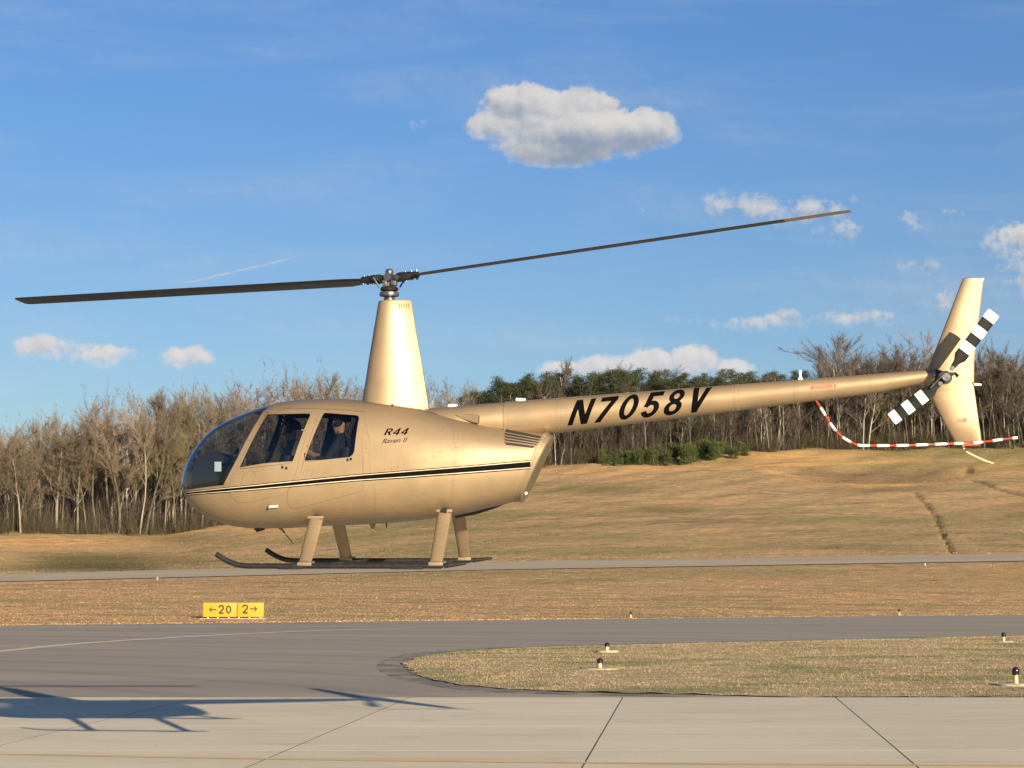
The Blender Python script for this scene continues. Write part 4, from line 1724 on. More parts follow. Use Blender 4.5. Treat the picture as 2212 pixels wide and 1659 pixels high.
lathe('mast_tube', [(.034, Zof(668)), (.034, Zof(596))], M['steel'], mr)
lathe('mast_collar', [(.055, Zof(652)), (.062, Zof(649)), (.062, Zof(645)), (.045, Zof(641)), (.045, Zof(636))], M['steel'], mr)
lathe('lower_swashplate', [(.06, Zof(642)), (.105, Zof(640)), (.110, Zof(636)), (.10, Zof(631)), (.06, Zof(629))], M['steel'], mr)
lathe('upper_swashplate', [(.06, Zof(629.5)), (.095, Zof(628)), (.10, Zof(624)), (.085, Zof(620)), (.05, Zof(619))], M['dark_metal'], mr)
mb = MB().box((HUB.x - .04, -.03, Zof(614)), (.05, .09, .08), bev=.01)
mb.box((HUB.x + .055, -.02, Zof(613)), (.06, .10, .05), bev=.01)
mb.build('drive_scissors', M['steel'], mr)


def ray_sphere(x, y, c, R, far):
    r = (HI.to_3x3() @ ray(x, y)).normalized()
    oc = HC - c
    b = oc.dot(r)
    disc = b * b - (oc.dot(oc) - R * R)
    t = -b + (math.sqrt(disc) if far else -math.sqrt(disc))
    return HC + r * t


RR = 5.03
for nm, tipp, far, coll in (('left', (35, 647.5), True, 12.0), ('right', (1842, 455.5), False, 4.5)):
    tip = ray_sphere(tipp[0], tipp[1], HUB, RR, far)
    print('BLADE', nm, [round(q, 3) for q in tip - HUB], 'az', round(math.degrees(math.atan2(tip.y - HUB.y, tip.x - HUB.x)), 2))
    e = (tip - HUB).normalized()
    lead = Vector((0, 0, 1)).cross(e).normalized()          # turns anticlockwise seen from above
    up = e.cross(lead).normalized()
    cdir = (lead * math.cos(math.radians(coll)) + up * math.sin(math.radians(coll))).normalized()
    ndir = e.cross(cdir).normalized()

    def af(r, chord, th, lead_off=.25, n=22):
        c = HUB + e * r
        out = []
        for j in range(n):
            a = 2 * math.pi * j / n
            t = (1 - math.cos(a)) / 2
            y = 5 * th * (0.2969 * math.sqrt(t) - 0.126 * t - 0.3516 * t * t + 0.2843 * t ** 3 - 0.1015 * t ** 4)
            y = max(y, .012) if 0.02 < t < .98 else y
            out.append(c + cdir * chord * (lead_off - t) + ndir * chord * y * (1 if a < math.pi else -1))
        return out
    mb = MB()
    mb.ring_loft([af(.30, .12, .20), af(.40, .19, .15), af(.55, .254, .12), af(1.5, .254, .12), af(3.0, .254, .12), af(4.35, .254, .115)], True, 0)
    bl = mb.build('rotor_blade', M['blade'], mr, sharp=40)
    mb = MB()
    mb.ring_loft([af(4.35, .2545, .116), af(4.9, .254, .11), af(4.985, .245, .10), af(5.02, .20, .07)], True, 0)
    mb.build('blade_tip', M['blade'] if nm == 'left' else M['blade_tip'], bl, sharp=40)
    # grip, horn, bolts
    def at_r(r, a=0, b=0):
        return HUB + e * r + cdir * a + ndir * b
    MB().tube([at_r(.085), at_r(.12), at_r(.22), at_r(.34)], [.044, .054, .048, .034], 16).build('blade_grip', M['dark_metal'], mr)
    MB().tube([at_r(.13, 0, 0), at_r(.14, .09, -.02), at_r(.10, .16, -.04)], [.022, .018, .015], 10).build('pitch_horn', M['dark_metal'], mr)
    ph = at_r(.10, .16, -.04)
    MB().tube([ph, Vector((HUB.x + (ph.x - HUB.x) * .65, ph.y * .65, Zof(623)))], .010, 8).build('pitch_link', M['steel'], mr)
    MB().tube([at_r(.10, -.055, 0), at_r(.10, .055, 0)], .030, 14).build('hinge_bolt', M['steel'], mr)
    for rr in (.19, .26, .32):
        MB().tube([at_r(rr, 0, -.055), at_r(rr, 0, .055)], .014, 8).build('grip_bolt', M['steel'], mr)
E0_ = e
hubm = MB()
hubm.box(HUB + Vector((0, 0, .0)), (.22, .11, .075), rot=Matrix.Rotation(math.atan2(E0_.y, E0_.x), 3, 'Z'), bev=.02)
hubm.build('hub_yoke', M['dark_metal'], mr)
MB().tube([HUB + Vector((-.01, -.085, .01)), HUB + Vector((.01, .085, .01))], .042, 18).build('teeter_bolt', M['steel'], mr)
lathe('mast_nut', [(.03, HUB.z + .03), (.044, HUB.z + .055), (.044, HUB.z + .085), (.028, HUB.z + .105), (.012, HUB.z + .108)], M['steel'], mr)

# tail: fins, gearbox, rotor, guard -------------------------------------------
def wing(name, secs, mat, parent, lat, n=26, sharp=50):
    rg = []
    for (a, b, th) in secs:
        A, B = P3(a[0], a[1], lat), P3(b[0], b[1], lat)
        ring_ = []
        for j in range(n):
            an = 2 * math.pi * j / n
            t = (1 - math.cos(an)) / 2
            y = 5 * th * (0.2969 * math.sqrt(t) - 0.126 * t - 0.3516 * t * t + 0.2843 * t ** 3 - 0.1015 * t ** 4)
            if .03 < t < .98:
                y = max(y, .02)
            c = A.lerp(B, t)
            L_ = (B - A).length
            ring_.append(c + Vector((0, -1 if an < math.pi else 1, 0)) * y * L_)
        rg.append(ring_)
    return MB().ring_loft(rg).build(name, mat, parent, sharp=sharp)


FL = .13
fin = wing('upper_fin', [((2011, 848), (2104, 832), .22), ((2004, 797), (2104.5, 777), .22), ((2040, 706), (2114, 692), .22), ((2074, 616), (2124, 608), .22), ((2079.6, 602), (2126.5, 600.8), .20), ((2083, 600.5), (2125, 600), .08)], M['gold'], heli, FL)
fin2 = wing('lower_fin', [((2006, 842), (2102.5, 829), .18), ((2015, 866), (2107, 858), .18), ((2037, 910), (2113.5, 906), .18), ((2062, 953), (2120, 952.5), .18), ((2065, 956), (2119, 955), .08)], M['gold'], heli, FL)


def Lsurf(x, z):
    return -FL + .030


lettering('warning_letter', 'DANGER', (2055, 914), (2090, 910.5), (2054, 906), M['red'], fin2, Lsurf, offset=.0, step=.03)
0 and skin('warning_arrow', [[(2047, 910), (2052.5, 905.5), (2052.5, 914)]], .002, .001, M['red'], fin2, surf=Lsurf, step=.03)
p = P3(2104, 830.5, FL)
MB().tube([p, p + Vector((.075, 0, -.004))], [.014, .011], 10).build('tail_light', M['white'], heli)
MB().tube([P3(2100, 826, FL), P3(2104, 830, FL)], .015, 8).build('tail_light_mount', M['gold_dk'], heli)
TL = -.42
TH = P3(2043, 815, TL)
g0 = P3(2031, 815, 0)
mb = MB()
mb.tube([P3(2010, 812, 0), P3(2022, 812, 0), P3(2040, 815, 0)], [.055, .07, .062], 16)
mb.build('tail_gearbox', M['dark_metal'], heli)
mb = MB().tube([P3(2040, 815, 0), P3(2043, 815, FL + .02)], .045, 12)
mb.build('fin_mount', M['dark_metal'], heli)
tr = empty('tail_rotor')
tr.parent = heli
MB().tube([Vector((TH.x - .02, -.02, TH.z)), Vector((TH.x, -.2, TH.z)), TH + Vector((0, -.04, 0))], [.05, .030, .026], 14).build('output_shaft', M['steel'], tr)
MB().tube([TH + Vector((0, .08, 0)), TH + Vector((0, .04, 0))], .07, 18).build('pitch_plate', M['dark_metal'], tr)
MB().tube([TH + Vector((0, -.055, 0)), TH + Vector((0, .0, 0))], .042, 16).build('rotor_hub', M['steel'], tr)


def tail_blade(root, tip, nseg, r_white0):
    A, B = P3(root[0], root[1], TL), P3(tip[0], tip[1], TL)
    e = (B - A).normalized()
    Lb = (B - A).length
    ch = Vector((0, 1, 0)).cross(e).normalized()
    chd = (ch * math.cos(.16) + Vector((0, 1, 0)) * math.sin(.16)).normalized()
    nd = e.cross(chd).normalized()

    def sec(r, chord, th=.012, n=16):
        c = A + e * r
        out = []
        for j in range(n):
            a = 2 * math.pi * j / n
            t = (1 - math.cos(a)) / 2
            out.append(c + chd * chord * (.45 - t) + nd * th * math.sin(a) * (1.1 - .5 * t))
        return out
    C = .138
    seg = .098 * Lb / .80 if Lb > .6 else .1
    ends = [Lb - seg * k for k in range(5, -1, -1)]
    mb = MB()
    s0_ = ends[0]
    mb.ring_loft([sec(s0_ - .22, .045, .010), sec(s0_ - .13, .07, .012), sec(s0_ - .07, C, .013), sec(s0_, C)], True, 0)
    col_ = 1
    for k in range(5):
        a, b = ends[k], ends[k + 1]
        m_ = 1 if k % 2 == 0 else 0
        if k < 4:
            mb.ring_loft([sec(a, C), sec(b, C)], False, m_)
        else:
            mb.ring_loft([sec(a, C), sec(b - .012, C), sec(b - .003, C * .95), sec(b, C * .82, .006)], True, m_)
    return mb.build('rotor_blade', [M['tr_black'], M['tr_white']], tr, sharp=40)


tail_blade((2043, 814), (2148.5, 676), 5, 0)
tail_blade((2043, 818), (1924.5, 905), 5, 0)
for (x, y) in ((2057, 796), (2031, 829)):
    q = P3(x, y, TL)
    MB().tube([q + Vector((0, -.02, 0)), q + Vector((0, .02, 0))], .024, 12).build('blade_bolt', M['steel'], tr)
MB().tube([TH + Vector((.0, .06, 0)), P3(2063, 806, TL + .05), P3(2068, 812, TL + .02)], [.02, .016, .020], 10).build('pitch_arm', M['dark_metal'], tr)
MB().tube([TH + Vector((.0, .06, 0)), P3(2024, 834, TL + .03), P3(2019, 838, TL)], [.02, .014, .016], 10).build('pitch_arm', M['steel'], tr)
MB().tube([P3(2010, 838, TL - .04), P3(2035, 812, TL - .05)], .009, 8).build('pitch_link', M['steel'], tr)
MB().tube([P3(2045, 806, TL - .04), P3(2064, 806, TL - .04)], .010, 8).build('pitch_link', M['steel'], tr)

GP = [(1760, 862, 0), (1764, 868, -.02), (1776, 886, -.06), (1797, 920, -.12), (1816, 941, -.15), (1834, 953, -.17), (1852, 961, -.18), (1872, 962.5, -.18), (1960, 962, -.17), (2052, 958.5, -.12), (2100, 957, -.09), (2130, 954, -.10), (2170, 948.5, -.12), (2202, 945, -.13)]
gpts = smooth_pts([P3(x, y, l) for x, y, l in GP], 10)
# resample to even steps so the stripes are even
acc, out_ = 0.0, [gpts[0]]
stepg = .025
for a, b in zip(gpts[:-1], gpts[1:]):
    dL = (b - a).length
    while acc + dL >= stepg:
        t = (stepg - acc) / dL
        a = a.lerp(b, t)
        dL = (b - a).length
        out_.append(a)
        acc = 0.0
    acc += dL
pat = []
for k in range(len(out_) - 1):
    s = k * stepg
    pat.append(1 if ((s - .105) % .198) < .110 and s > .1 else 0)
rads = [.0155 if (pat[min(k, len(pat) - 1)] == 1) else .0115 for k in range(len(out_))]
mb = MB()
mb.tube(out_, rads, 10, mi=pat if False else 0)
nper = 10
idx = []
for k in range(len(out_) - 1):
    idx += [pat[k]] * nper
mb.i[:len(idx)] = idx
mb.build('tail_guard', [M['red'], M['white']], heli)
mb = MB().tube(smooth_pts([P3(2112, 959.5, FL), P3(2086, 959.5, FL), P3(2081, 966, FL), P3(2090, 977, FL), P3(2125, 994, FL), P3(2146, 1001, FL)], 5), .010, 8)
mb.build('tail_skid', M['cream'], heli)
MB().tube([P3(2085, 957, -.09), P3(2085, 957, FL)], .012, 8).build('guard_bracket', M['red'], heli)
MB().tube([P3(2082, 962, FL - .06), P3(2118, 961.5, FL - .06)], .008, 8).build('guard_bar', M['red'], heli)

# cabin ------------------------------------------------------------------------
fl = [(545, 1090), (545, 1098), (790, 1098), (790, 1090), (700, 1090)]
MB().prism([loc(*p) for p in fl], None, -.46, .46).build('cabin_floor', M['interior'], heli)
bk = [(775, 905), (800, 905), (800, 1060), (770, 1060)]
MB().prism([loc(*p) for p in bk], None, -.42, .42).build('bulkhead', M['interior'], heli)
# console and glare shield
co = [(430, 1056), (431, 1020), (441, 993), (466, 976), (486, 981), (500, 990), (499, 1000), (486, 1006), (484, 1030), (487, 1058)]
con = MB().prism([loc(*p) for p in co], None, -.30, .30).build('instrument_console', M['interior'], heli, smooth=False)
a = loc(471, 1008, -.31)
MB().box((a[0], -.315, a[1]), (.075, .008, .105), bev=.002).build('checklist_card', M['white'], con)
a = loc(505, 972, -.2)
MB().tube([(a[0], -.24, a[1]), (a[0], -.16, a[1])], .048, 16).build('compass_housing', M['rubber'], heli)
a2 = loc(519, 922, -.1)
MB().box((a2[0], -.1, a2[1]), (.06, .05, .075), bev=.015).build('compass', M['rubber'], heli)
a = loc(566, 1000, 0)
mb = MB().tube([(a[0] - .1, 0, a[1] - .3), (a[0] - .12, 0, a[1] - .02), (a[0] - .05, 0, a[1] + .0)], .014, 8)
mb.tube([(a[0] - .05, -.30, a[1] + .0), (a[0] - .05, .30, a[1] + .0)], .012, 8)
mb.tube([(a[0] - .05, -.30, a[1] - .09), (a[0] - .05, -.30, a[1] + .04)], .016, 8)
mb.tube([(a[0] - .05, .30, a[1] - .09), (a[0] - .05, .30, a[1] + .04)], .016, 8)
mb.build('cyclic_stick', M['rubber'], heli)
for (bx, top_y, rows_) in ((600, 935, 'front'), (745, 925, 'rear')):
    for l in (-.28, .28):
        if rows_ == 'front':
            sx, sz = loc(600, 1062)
            bxx = loc(641, 985)[0]
        else:
            sx, sz = loc(722, 1058)
            bxx = loc(764, 975)[0]
        zt = loc(640, 985 if rows_ == 'front' else 968)[1]
        seat = MB().box((sx, l, sz - .02), (.42, .44, .14), bev=.04).build('seat_cushion', M['leather'], heli)
        MB().box((bxx - .01, l, (sz + zt) / 2), (.10, .42, zt - sz), rot=Matrix.Rotation(.17, 3, 'Y'), bev=.04).build('seat_back', M['leather'], seat)
# overhead console and a pale block behind the rear window
a = loc(640, 890)
MB().box((a[0], 0, a[1]), (.9, .16, .05), bev=.02).build('overhead_panel', M['interior'], heli)
a = loc(766, 923, -.2)
hs = MB().box((a[0], -.2, a[1]), (.05, .16, .14), rot=Matrix.Rotation(.5, 3, 'Y'), bev=.03)
hs.build('pale_block', M['white'], heli)  # plain pale block high behind the rear window


# people inside -------------------------------------------------------------
def skin_person(name, label, origin, joints, bones, mats, idx_fn, flip=False):
    root = empty(name)
    root.matrix_world = HM @ Matrix.Translation(origin) @ Matrix.Scale(.93, 4)
    tag(root, label, 'person')
    me = bpy.data.meshes.new('b')
    names = list(joints)
    me.from_pydata([joints[n][0] for n in names], [(names.index(a), names.index(b)) for a, b in bones], [])
    ob = bpy.data.objects.new('b', me)
    COL.objects.link(ob)
    ob.modifiers.new('s', 'SKIN')
    for i, n in enumerate(names):
        sv = me.skin_vertices[0].data[i]
        r = joints[n][1]
        sv.radius = (r, r) if isinstance(r, (int, float)) else r
        sv.use_root = (n == 'pelvis')
    sub = ob.modifiers.new('u', 'SUBSURF')
    sub.levels = 2
    sub.render_levels = 2
    dg = bpy.context.evaluated_depsgraph_get()
    out = bpy.data.meshes.new_from_object(ob.evaluated_get(dg))
    bpy.data.objects.remove(ob)
    out.name = 'body'
    out.materials.clear()
    for m_ in mats:
        out.materials.append(m_)
    out.polygons.foreach_set('use_smooth', [True] * len(out.polygons))
    for p in out.polygons:
        p.material_index = idx_fn(p.center)
    b = link('body', out, root)
    return root


def sitting(reach):
    J = {
        'pelvis': ((0, 0, .08), .125), 'belly': ((.01, 0, .24), .125), 'chest': ((.02, 0, .42), (.17, .115)), 'neck': ((.0, 0, .56), .046), 'jaw': ((-.02, 0, .635), .062),
        'skull': ((-.01, 0, .71), .092), 'crown': ((.0, 0, .765), .07), 'nose': ((-.10, 0, .675), .018),
    }
    B = [('pelvis', 'belly'), ('belly', 'chest'), ('chest', 'neck'), ('neck', 'jaw'), ('jaw', 'skull'), ('skull', 'crown'), ('jaw', 'nose')]
    for s, t in ((-1, 'l'), (1, 'r')):
        J['sh' + t] = ((.02, s * .17, .47), .065)
        J['el' + t] = ((-.06 - reach * .06, s * .24, .24), .045)
        J['wr' + t] = ((-.27 - reach * .08, s * .10, .21 + reach * .13), .03)
        J['pa' + t] = ((-.33 - reach * .08, s * .07, .23 + reach * .14), (.038, .018))
        J['hip' + t] = ((-.03, s * .10, .05), .095)
        J['kn' + t] = ((-.41, s * .13, .12 + reach * .10), .066)
        J['an' + t] = ((-.55, s * .12, -.28), .042)
        J['to' + t] = ((-.70, s * .13, -.34), .035)
        B += [('chest', 'sh' + t), ('sh' + t, 'el' + t), ('el' + t, 'wr' + t), ('wr' + t, 'pa' + t), ('pelvis', 'hip' + t), ('hip' + t, 'kn' + t), ('kn' + t, 'an' + t), ('an' + t, 'to' + t)]
        for k in range(5):
            off = (k - 1.5) * .019
            a = J['pa' + t][0]
            ln = (.05, .065, .07, .062, .045)[k]
            if k == 4:
                J['f%d' % k + t] = ((a[0] + .0, a[1] - s * .03, a[2] + .035), .010)
                J['g%d' % k + t] = ((a[0] - .03, a[1] - s * .035, a[2] + .045), .008)
            else:
                J['f%d' % k + t] = ((a[0] - ln * .6, a[1] + off, a[2] - .008), .009)
                J['g%d' % k + t] = ((a[0] - ln * .95, a[1] + off * .9, a[2] - .035), .0075)
            B += [('pa' + t, 'f%d' % k + t), ('f%d' % k + t, 'g%d' % k + t)]
    return J, B


def idx_sit(c):
    if c.z > .575:
        return 0
    if c.x < -.20 and c.z > .17 and abs(c.y) < .2 and not (c.z < .19):
        return 0
    if c.z > .135 and c.x > -.30:
        return 1
    if c.z < -.30:
        return 3
    return 2


def person(label, px_, lat, reach, shirt):
    J, B = sitting(reach)
    x, z = loc(px_[0], px_[1], lat)
    root = skin_person('person', label, (x, lat, z), J, B, [M['skinc'], shirt, M['khaki'], M['rubber']], idx_sit)
    rg = []
    for r, z_, dx2 in ((.075, .70, .045), (.096, .745, .022), (.088, .785, .012), (.055, .82, .0), (.01, .835, 0)):
        rg.append([(dx2 + r * 1.08 * math.cos(t), r * .93 * math.sin(t), z_ + (.02 if math.cos(t) < -.3 else 0)) for t in np.linspace(0, 2 * math.pi, 18, endpoint=False)])
    MB().ring_loft(rg).build('hair', M['hair'], root)
    mb = MB()
    for s in (-1, 1):
        mb.tube([(0, s * .085, .69), (0, s * .125, .69)], [.042, .036], 14)
    mb.tube([(0, .115 * math.cos(t), .70 + .145 * math.sin(t)) for t in np.linspace(0, math.pi, 12)], .012, 8)
    mb.tube([(-.02, -.11, .67), (-.09, -.07, .64), (-.115, -.03, .64)], .006, 6)
    mb.build('headset', M['rubber'], root)
    return root


person('passenger in a dark shirt and khaki trousers behind the rear window, hands raised in front', (735, 1043), -.24, .95, M['shirt'])
person('pilot in a grey-green jacket seated behind the front window wearing a headset', (628, 1056), .27, .3, M['jacket'])
# ------------------------------------------------------------------ trees
def bark_mat(name, a, b_, pale=0.0):
    m, nt = new_mat(name)
    oi = nt.n('ShaderNodeObjectInfo').outputs['Random']
    tcn = nt.n('ShaderNodeTexCoord').outputs['Object']
    n_ = nt.noise(nt.mapping(tcn, (3, 3, .8)), 1.0, 4, .6)
    col = nt.mix(nt.m('ADD', nt.m('MULTIPLY', nt.m('POWER', oi, 3.0), .8), nt.ss(n_, .3, .7, -.12, .28), clamp=True), a, b_)
    ps = nt.n('ShaderNodeNewGeometry').outputs['Position']
    ol = nt.noise(nt.mapping(ps, (.09, .05, .06)), 1.0, 4, .6)
    col = nt.mix(nt.ss(ol, .48, .66, 0, .5), col, nt.mix(1.0, col, (0.95, 1.12, 0.72), 'MULTIPLY'))
    rd = nt.noise(nt.mapping(ps, (.07, .05, .05), loc=(50, 9, 3)), 1.0, 4, .6)
    f_ = nt.ss(rd, .35, .65, .72, 1.15)
    col = nt.mix(1.0, col, nt.comb(f_, f_, f_), 'MULTIPLY')
    finish(nt, col, 0.95, 0, Specular_IOR_Level=0.1)
    return m


M['bark'] = bark_mat('bark_grey_brown', (0.095, 0.078, 0.058), (0.32, 0.27, 0.205))
M['twig'] = bark_mat('twig_brown', (0.15, 0.112, 0.084), (0.26, 0.20, 0.145))
M['bark_shaded'] = bark_mat('bark_grey_shaded', (0.050, 0.042, 0.034), (0.44, 0.40, 0.34))  # darker bark copy: shade of the right-hand and deeper wood put into colour
M['twig_shaded'] = bark_mat('twig_brown_shaded', (0.075, 0.058, 0.046), (0.150, 0.118, 0.094))  # twig copy darkened for the same shade
M['brush'] = bark_mat('undergrowth', (0.055, 0.046, 0.028), (0.12, 0.098, 0.058))


def leaf_mat(name, a, b_):
    m, nt = new_mat(name)
    oi = nt.n('ShaderNodeObjectInfo').outputs['Random']
    tcn = nt.n('ShaderNodeTexCoord').outputs['Object']
    n_ = nt.noise(tcn, 1.1, 4, .6)
    col = nt.mix(nt.m('ADD', nt.m('MULTIPLY', oi, .5), nt.ss(n_, .3, .7, -.1, .6), clamp=True), a, b_)
    finish(nt, col, 0.8, 0, Specular_IOR_Level=0.2)
    return m


M['pine'] = leaf_mat('pine_needles', (0.020, 0.028, 0.010), (0.062, 0.070, 0.026))
M['young'] = leaf_mat('young_pine_green', (0.036, 0.054, 0.016), (0.092, 0.105, 0.032))


def orth(d_):
    a = np.cross(d_, [0.3, 0.5, .8])
    a /= np.linalg.norm(a) + 1e-9
    return a, np.cross(d_, a)


class TreeGen:
    def __init__(self, seed):
        self.r = np.random.default_rng(seed)
        self.V, self.T = [], []
        self.tips = []
        self.TV = []

    def tube(self, P, R, n=4):
        s = sum(len(v) for v in self.V)
        rings = []
        for k in range(len(P)):
            d_ = P[min(k + 1, len(P) - 1)] - P[max(k - 1, 0)]
            d_ = d_ / (np.linalg.norm(d_) + 1e-9)
            a, b = orth(d_)
            ang = np.arange(n) * 2 * math.pi / n
            rings.append(P[k] + R[k] * (np.cos(ang)[:, None] * a + np.sin(ang)[:, None] * b))
        self.V.append(np.concatenate(rings))
        for k in range(len(P) - 1):
            for j in range(n):
                a, b = s + k * n + j, s + k * n + (j + 1) % n
                self.T += [(a, b, b + n), (a, b + n, a + n)]

    def grow(self, p, d_, L, r0, lvl, maxl):
        r = self.r
        ns = 5 if lvl == 0 else 3
        P, R, D = [p], [r0], [d_]
        for k in range(ns):
            d_ = d_ + r.normal(size=3) * (.055 if lvl == 0 else .20) + np.array([0, 0, .04 if lvl == 0 else .13])
            d_ /= np.linalg.norm(d_)
            p = p + d_ * L / ns
            P.append(p); D.append(d_)
            R.append(r0 * (1 - (.62 if lvl == 0 else .8) * (k + 1) / ns))
        self.tube(P, R, 5 if lvl == 0 else 3)
        if lvl >= maxl:
            self.tips.append((P, L))
            return
        self.tips.append((P[2:], L * .5)) if lvl > 0 else None
        nc = int(r.integers(8, 12)) if lvl == 0 else int(r.integers(3, 6))
        for k in range(nc):
            t = (self.c0 + (1 - self.c0) * (k + r.uniform(0, 1)) / nc) if lvl == 0 else r.uniform(.25, 1)
            i = min(int(t * ns), ns - 1)
            q = P[i] + (P[i + 1] - P[i]) * (t * ns - i)
            a, b = orth(D[i + 1])
            an = r.uniform(0, 2 * math.pi)
            sp = r.uniform(.35, .95) if lvl == 0 else r.uniform(.4, 1.0)
            nd = D[i + 1] + (a * math.cos(an) + b * math.sin(an)) * sp
            nd[2] = max(nd[2], .15)
            nd /= np.linalg.norm(nd)
            self.grow(q, nd, L * (r.uniform(.26, .42) if lvl == 0 else r.uniform(.45, .7)), max(R[i] * .42, .012), lvl + 1, maxl)

    def bare(self, H, c0, nt_):
        self.c0 = c0
        self.grow(np.zeros(3), np.array([self.r.normal() * .03, self.r.normal() * .03, 1.0]), H * .86, H * .0112, 0, 2)
        V = np.concatenate(self.V); T = np.array(self.T)
        # twigs: long thin slivers fanning from the outer branches
        r = self.r
        tv = []
        n = len(self.tips)
        per = max(1, nt_ // n)
        for P, L in self.tips:
            P = np.array(P)
            for k in range(per):
                i = r.integers(0, len(P) - 1)
                q = P[i] + (P[i + 1] - P[i]) * r.uniform()
                d_ = r.normal(size=3) * .65 + (P[-1] - P[0]) / (np.linalg.norm(P[-1] - P[0]) + 1e-6) + np.array([0, 0, .45])
                d_ /= np.linalg.norm(d_)
                ln = r.uniform(.5, 1.5)
                a, b = orth(d_)
                an = r.uniform(0, math.pi)
                s = (a * math.cos(an) + b * math.sin(an)) * r.uniform(.012, .026)
                e = q + d_ * ln + r.normal(size=3) * .08
                m_ = q + d_ * ln * .5
                tv += [q - s, q + s, e]
                s2 = r.normal(size=3); s2 /= np.linalg.norm(s2)
                e2 = m_ + (d_ * .6 + s2 * .6) * ln * .5
                tv += [m_ - s * .7, m_ + s * .7, e2]
        tv = np.array(tv)
        return V, T, tv, np.arange(len(tv)).reshape(-1, 3)

    def pine(self, H, c0, nl, spread):
        r = self.r
        P = [np.array([0, 0, 0.0])]
        d_ = np.array([r.normal() * .02, r.normal() * .02, 1.0])
        for k in range(6):
            d_ = d_ + np.array([r.normal() * .03, r.normal() * .03, 0]); d_ /= np.linalg.norm(d_)
            P.append(P[-1] + d_ * H * .97 / 6)
        self.tube(P, [H * .011 * (1 - .8 * k / 6) for k in range(7)], 5)
        lv = []
        nb = 46
        for k in range(nb):
            t = c0 + (1 - c0) * (k + r.uniform(0, 1)) / nb
            i = min(int(t * 6), 5)
            q = P[i] + (P[i + 1] - P[i]) * (t * 6 - i)
            s = (t - c0) / (1 - c0)
            env = spread * (math.sin(math.pi * min(1, .22 + s * .80)) ** .7) * r.uniform(.55, 1.15) + .25
            an = r.uniform(0, 2 * math.pi)
            e = q + np.array([math.cos(an) * env, math.sin(an) * env, env * r.uniform(.0, .5)])
            self.tube([q, (q + e) / 2 + np.array([0, 0, -.05]), e], [.05, .035, .012], 3)
            for c in (.45, .75, 1.0):
                cc = q + (e - q) * c
                m_ = int(nl / nb / 3)
                rad = .50 + .28 * r.uniform()
                g = cc + r.normal(size=(m_, 3)) * np.array([rad, rad, rad * .5]) * .62
                dr = r.normal(size=(m_, 3)) + np.array([0, 0, .5])
                dr /= np.linalg.norm(dr, axis=1)[:, None]
                sd = r.normal(size=(m_, 3)); sd /= np.linalg.norm(sd, axis=1)[:, None]
                ln = r.uniform(.16, .36, (m_, 1))
                lv.append(np.stack([g - sd * .055, g + sd * .055, g + dr * ln], 1).reshape(-1, 3))
        lv = np.concatenate(lv)
        return np.concatenate(self.V), np.array(self.T), lv, np.arange(len(lv)).reshape(-1, 3)

    def bush(self, H, nl, rad):
        r = self.r
        lv = []
        for k in range(26):
            t = r.uniform(0, 1)
            rr = rad * (1 - t * .75)
            an = r.uniform(0, 2 * math.pi)
            c = np.array([math.cos(an) * rr * r.uniform(.2, 1), math.sin(an) * rr * r.uniform(.2, 1), H * (.08 + .85 * t)])
            self.tube([np.array([0, 0, H * t * .5]), c], [.035, .01], 3)
            m_ = nl // 26
            g = c + r.normal(size=(m_, 3)) * np.array([.32, .32, .26])
            dr = r.normal(size=(m_, 3)) + np.array([0, 0, .9])
            dr /= np.linalg.norm(dr, axis=1)[:, None]
            sd = r.normal(size=(m_, 3)); sd /= np.linalg.norm(sd, axis=1)[:, None]
            lv.append(np.stack([g - sd * .05, g + sd * .05, g + dr * r.uniform(.18, .40, (m_, 1))], 1).reshape(-1, 3))
        lv = np.concatenate(lv)
        self.tube([np.zeros(3), np.array([0, 0, H * .8])], [.06, .02], 4)
        return np.concatenate(self.V), np.array(self.T), lv, np.arange(len(lv)).reshape(-1, 3)


def tree_proto(name, data, bm_, lm):
    V, T, LV, LT = data
    root = empty(name)
    big_mesh('trunk', V, T, bm_, root, smooth=True)
    big_mesh('crown', LV, LT, lm, root)
    return root


def reuse(protos, used, k):
    """first use moves the prototype itself, later uses copy it and its parts"""
    if k not in used:
        used.add(k)
        return protos[k]
    return copy_tree(protos[k])


H0 = 18.0
bare_data = [TreeGen(100 + k).bare(H0, (.24, .35, .45, .30, .40, .20, .50, .32)[k], (2300, 2000, 1700, 2200, 1900, 2400, 1500, 2100)[k]) for k in range(8)]
bare_p = [tree_proto('bare_tree', dta, M['bark'], M['twig']) for dta in bare_data]
pine_p = [tree_proto('pine_tree', TreeGen(200 + k).pine(H0, (.32, .22, .38, .28)[k], 5400, (2.6, 3.0, 2.4, 2.8)[k]), M['bark'], M['pine']) for k in range(4)]
bush_p = [tree_proto('young_pine', TreeGen(300 + k).bush(3.0, 1600, 1.1), M['bark'], M['young']) for k in range(3)]

TOPY = ([-200, 0, 90, 150, 220, 320, 350, 420, 480, 560, 680, 780, 950, 1060, 1110, 1200, 1300, 1500, 1600, 1700, 1770, 1830, 1900, 1960, 2040, 2120, 2212, 2400],
        [948, 945, 934, 920, 903, 881, 872, 870, 856, 862, 826, 838, 826, 830, 800, 788, 790, 792, 788, 792, 775, 763, 764, 770, 785, 774, 768, 765])


def top_height(X, Y, zb, ymul=1.0):
    u = uof(X, Y)
    yt = np.interp(u, *TOPY)
    return float(y2z(yt, Y) - zb)


trng = np.random.default_rng(5)


